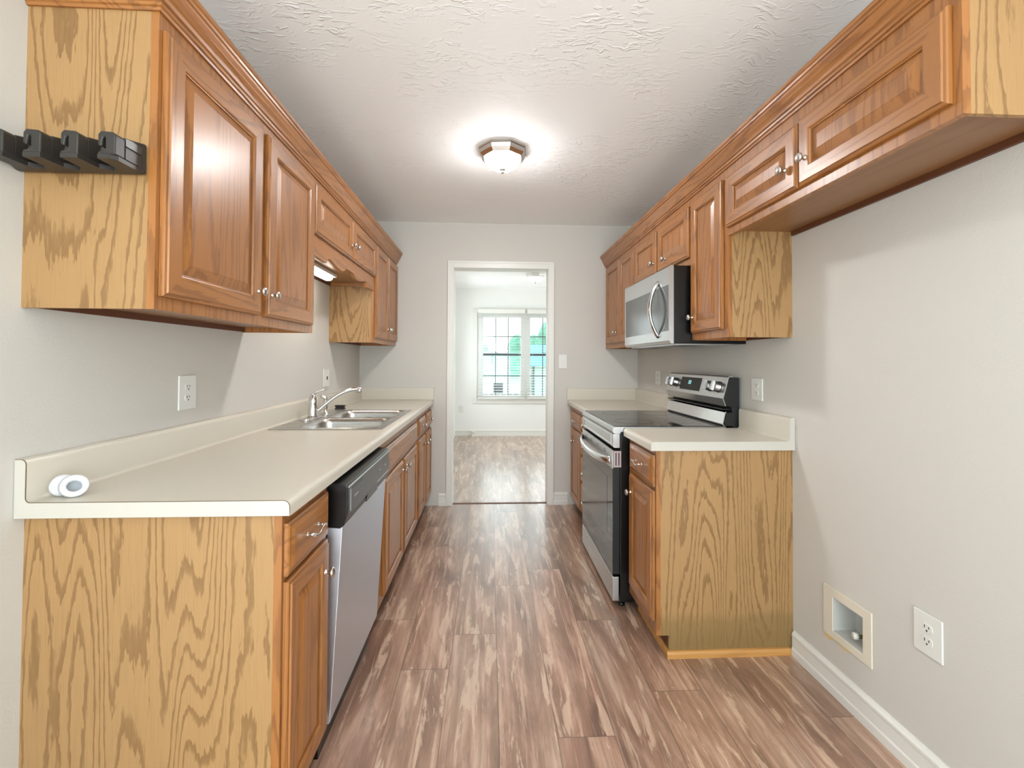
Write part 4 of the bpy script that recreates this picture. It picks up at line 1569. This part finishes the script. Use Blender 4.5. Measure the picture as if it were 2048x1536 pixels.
mb.box(-0.8325, -0.8290, ry - 0.068, ry - 0.028, z0 + 0.008, z0 + 0.034)
mb.build('end_plate', 'rackp', t)

# ------------------------------------------------------------------ outside the dining window
mb = MB(); mb.box(-30, 40, YF + 0.6, 70, -0.6, -0.5)
o = struct(mb.build('ground', 'lawn'))


def house(x0, x1, y0, y1, z1, wall, roof, label, name='house', wins=()):
    t = thing(name, ((x0 + x1) / 2, (y0 + y1) / 2, -0.5), label, 'house')
    MB().box(x0, x1, y0, y1, -0.5, z1).build('siding', wall, t)
    ym = (y0 + y1) / 2
    MB().prism('x', [(y0 - 0.3, z1), (y1 + 0.3, z1), (ym, z1 + 1.1)], x0 - 0.3, x1 + 0.3).build('roof', roof, t)
    for a, b, c, d in wins:
        MB().box(a, b, y0 - 0.03, y0 - 0.001, c, d).build('pane', 'dark_pane', t)
    return t


house(-1.9, 1.4, 20, 24, 0.6, 'pale_siding', 'leaf', 'far pale building seen through the left window', wins=((-0.9, -0.5, -0.2, 0.25), (0.2, 0.6, -0.2, 0.25)))
house(2.2, 5.5, 22, 26, 1.0, 'pale_siding', 'teal_roof', 'far building with teal roof seen through the right window', wins=((2.8, 3.1, -0.1, 0.4),))
mb = MB()
for i in range(9):
    mb.box(-0.6 + i * 0.2, -0.43 + i * 0.2, 15.0, 15.05, -0.5, 0.15)
for z in (-0.35, -0.02):
    mb.box(-0.62, 1.2, 15.05, 15.08, z, z + 0.06)
tag(mb.build('garden_fence', 'grey_siding'), 'grey picket fence outside, low in the left window', 'fence')
tag(MB().box(1.0, 1.35, 14.2, 14.6, -0.5, 0.1).build('storage_bin', 'blue_tarp', bevel=0.03), 'blue bin outside beside the grey fence', 'bin')


def tree(x, y, r, zc, label):
    t = thing('tree', (x, y, -0.5), label, 'tree', None)
    MB().tube([(x, y, -0.5), (x, y, zc)], [0.14, 0.08], 8).build('trunk', 'dark_edge', t)
    bm = MB()
    rnd = random.Random(int(x * 10))
    for k in range(9):
        c = Vector((x + rnd.uniform(-r, r) * 0.7, y + rnd.uniform(-r, r) * 0.4, zc + rnd.uniform(-r, r) * 0.45))
        q = r * rnd.uniform(0.4, 0.6)
        bm.lathe(c, (0, 0, 1), [(0.02, -q), (q * 0.7, -q * 0.7), (q, 0), (q * 0.7, q * 0.7), (0.02, q)], 10)
    bm.build('crown', 'leaf', t)


tree(-0.9, 30, 1.3, 1.6, 'leafy tree outside behind the pale building')
tree(6.4, 32, 2.4, 2.6, 'large leafy tree outside right of the teal roof')
tree(2.2, 30, 1.2, 1.9, 'leafy tree outside between the two buildings')
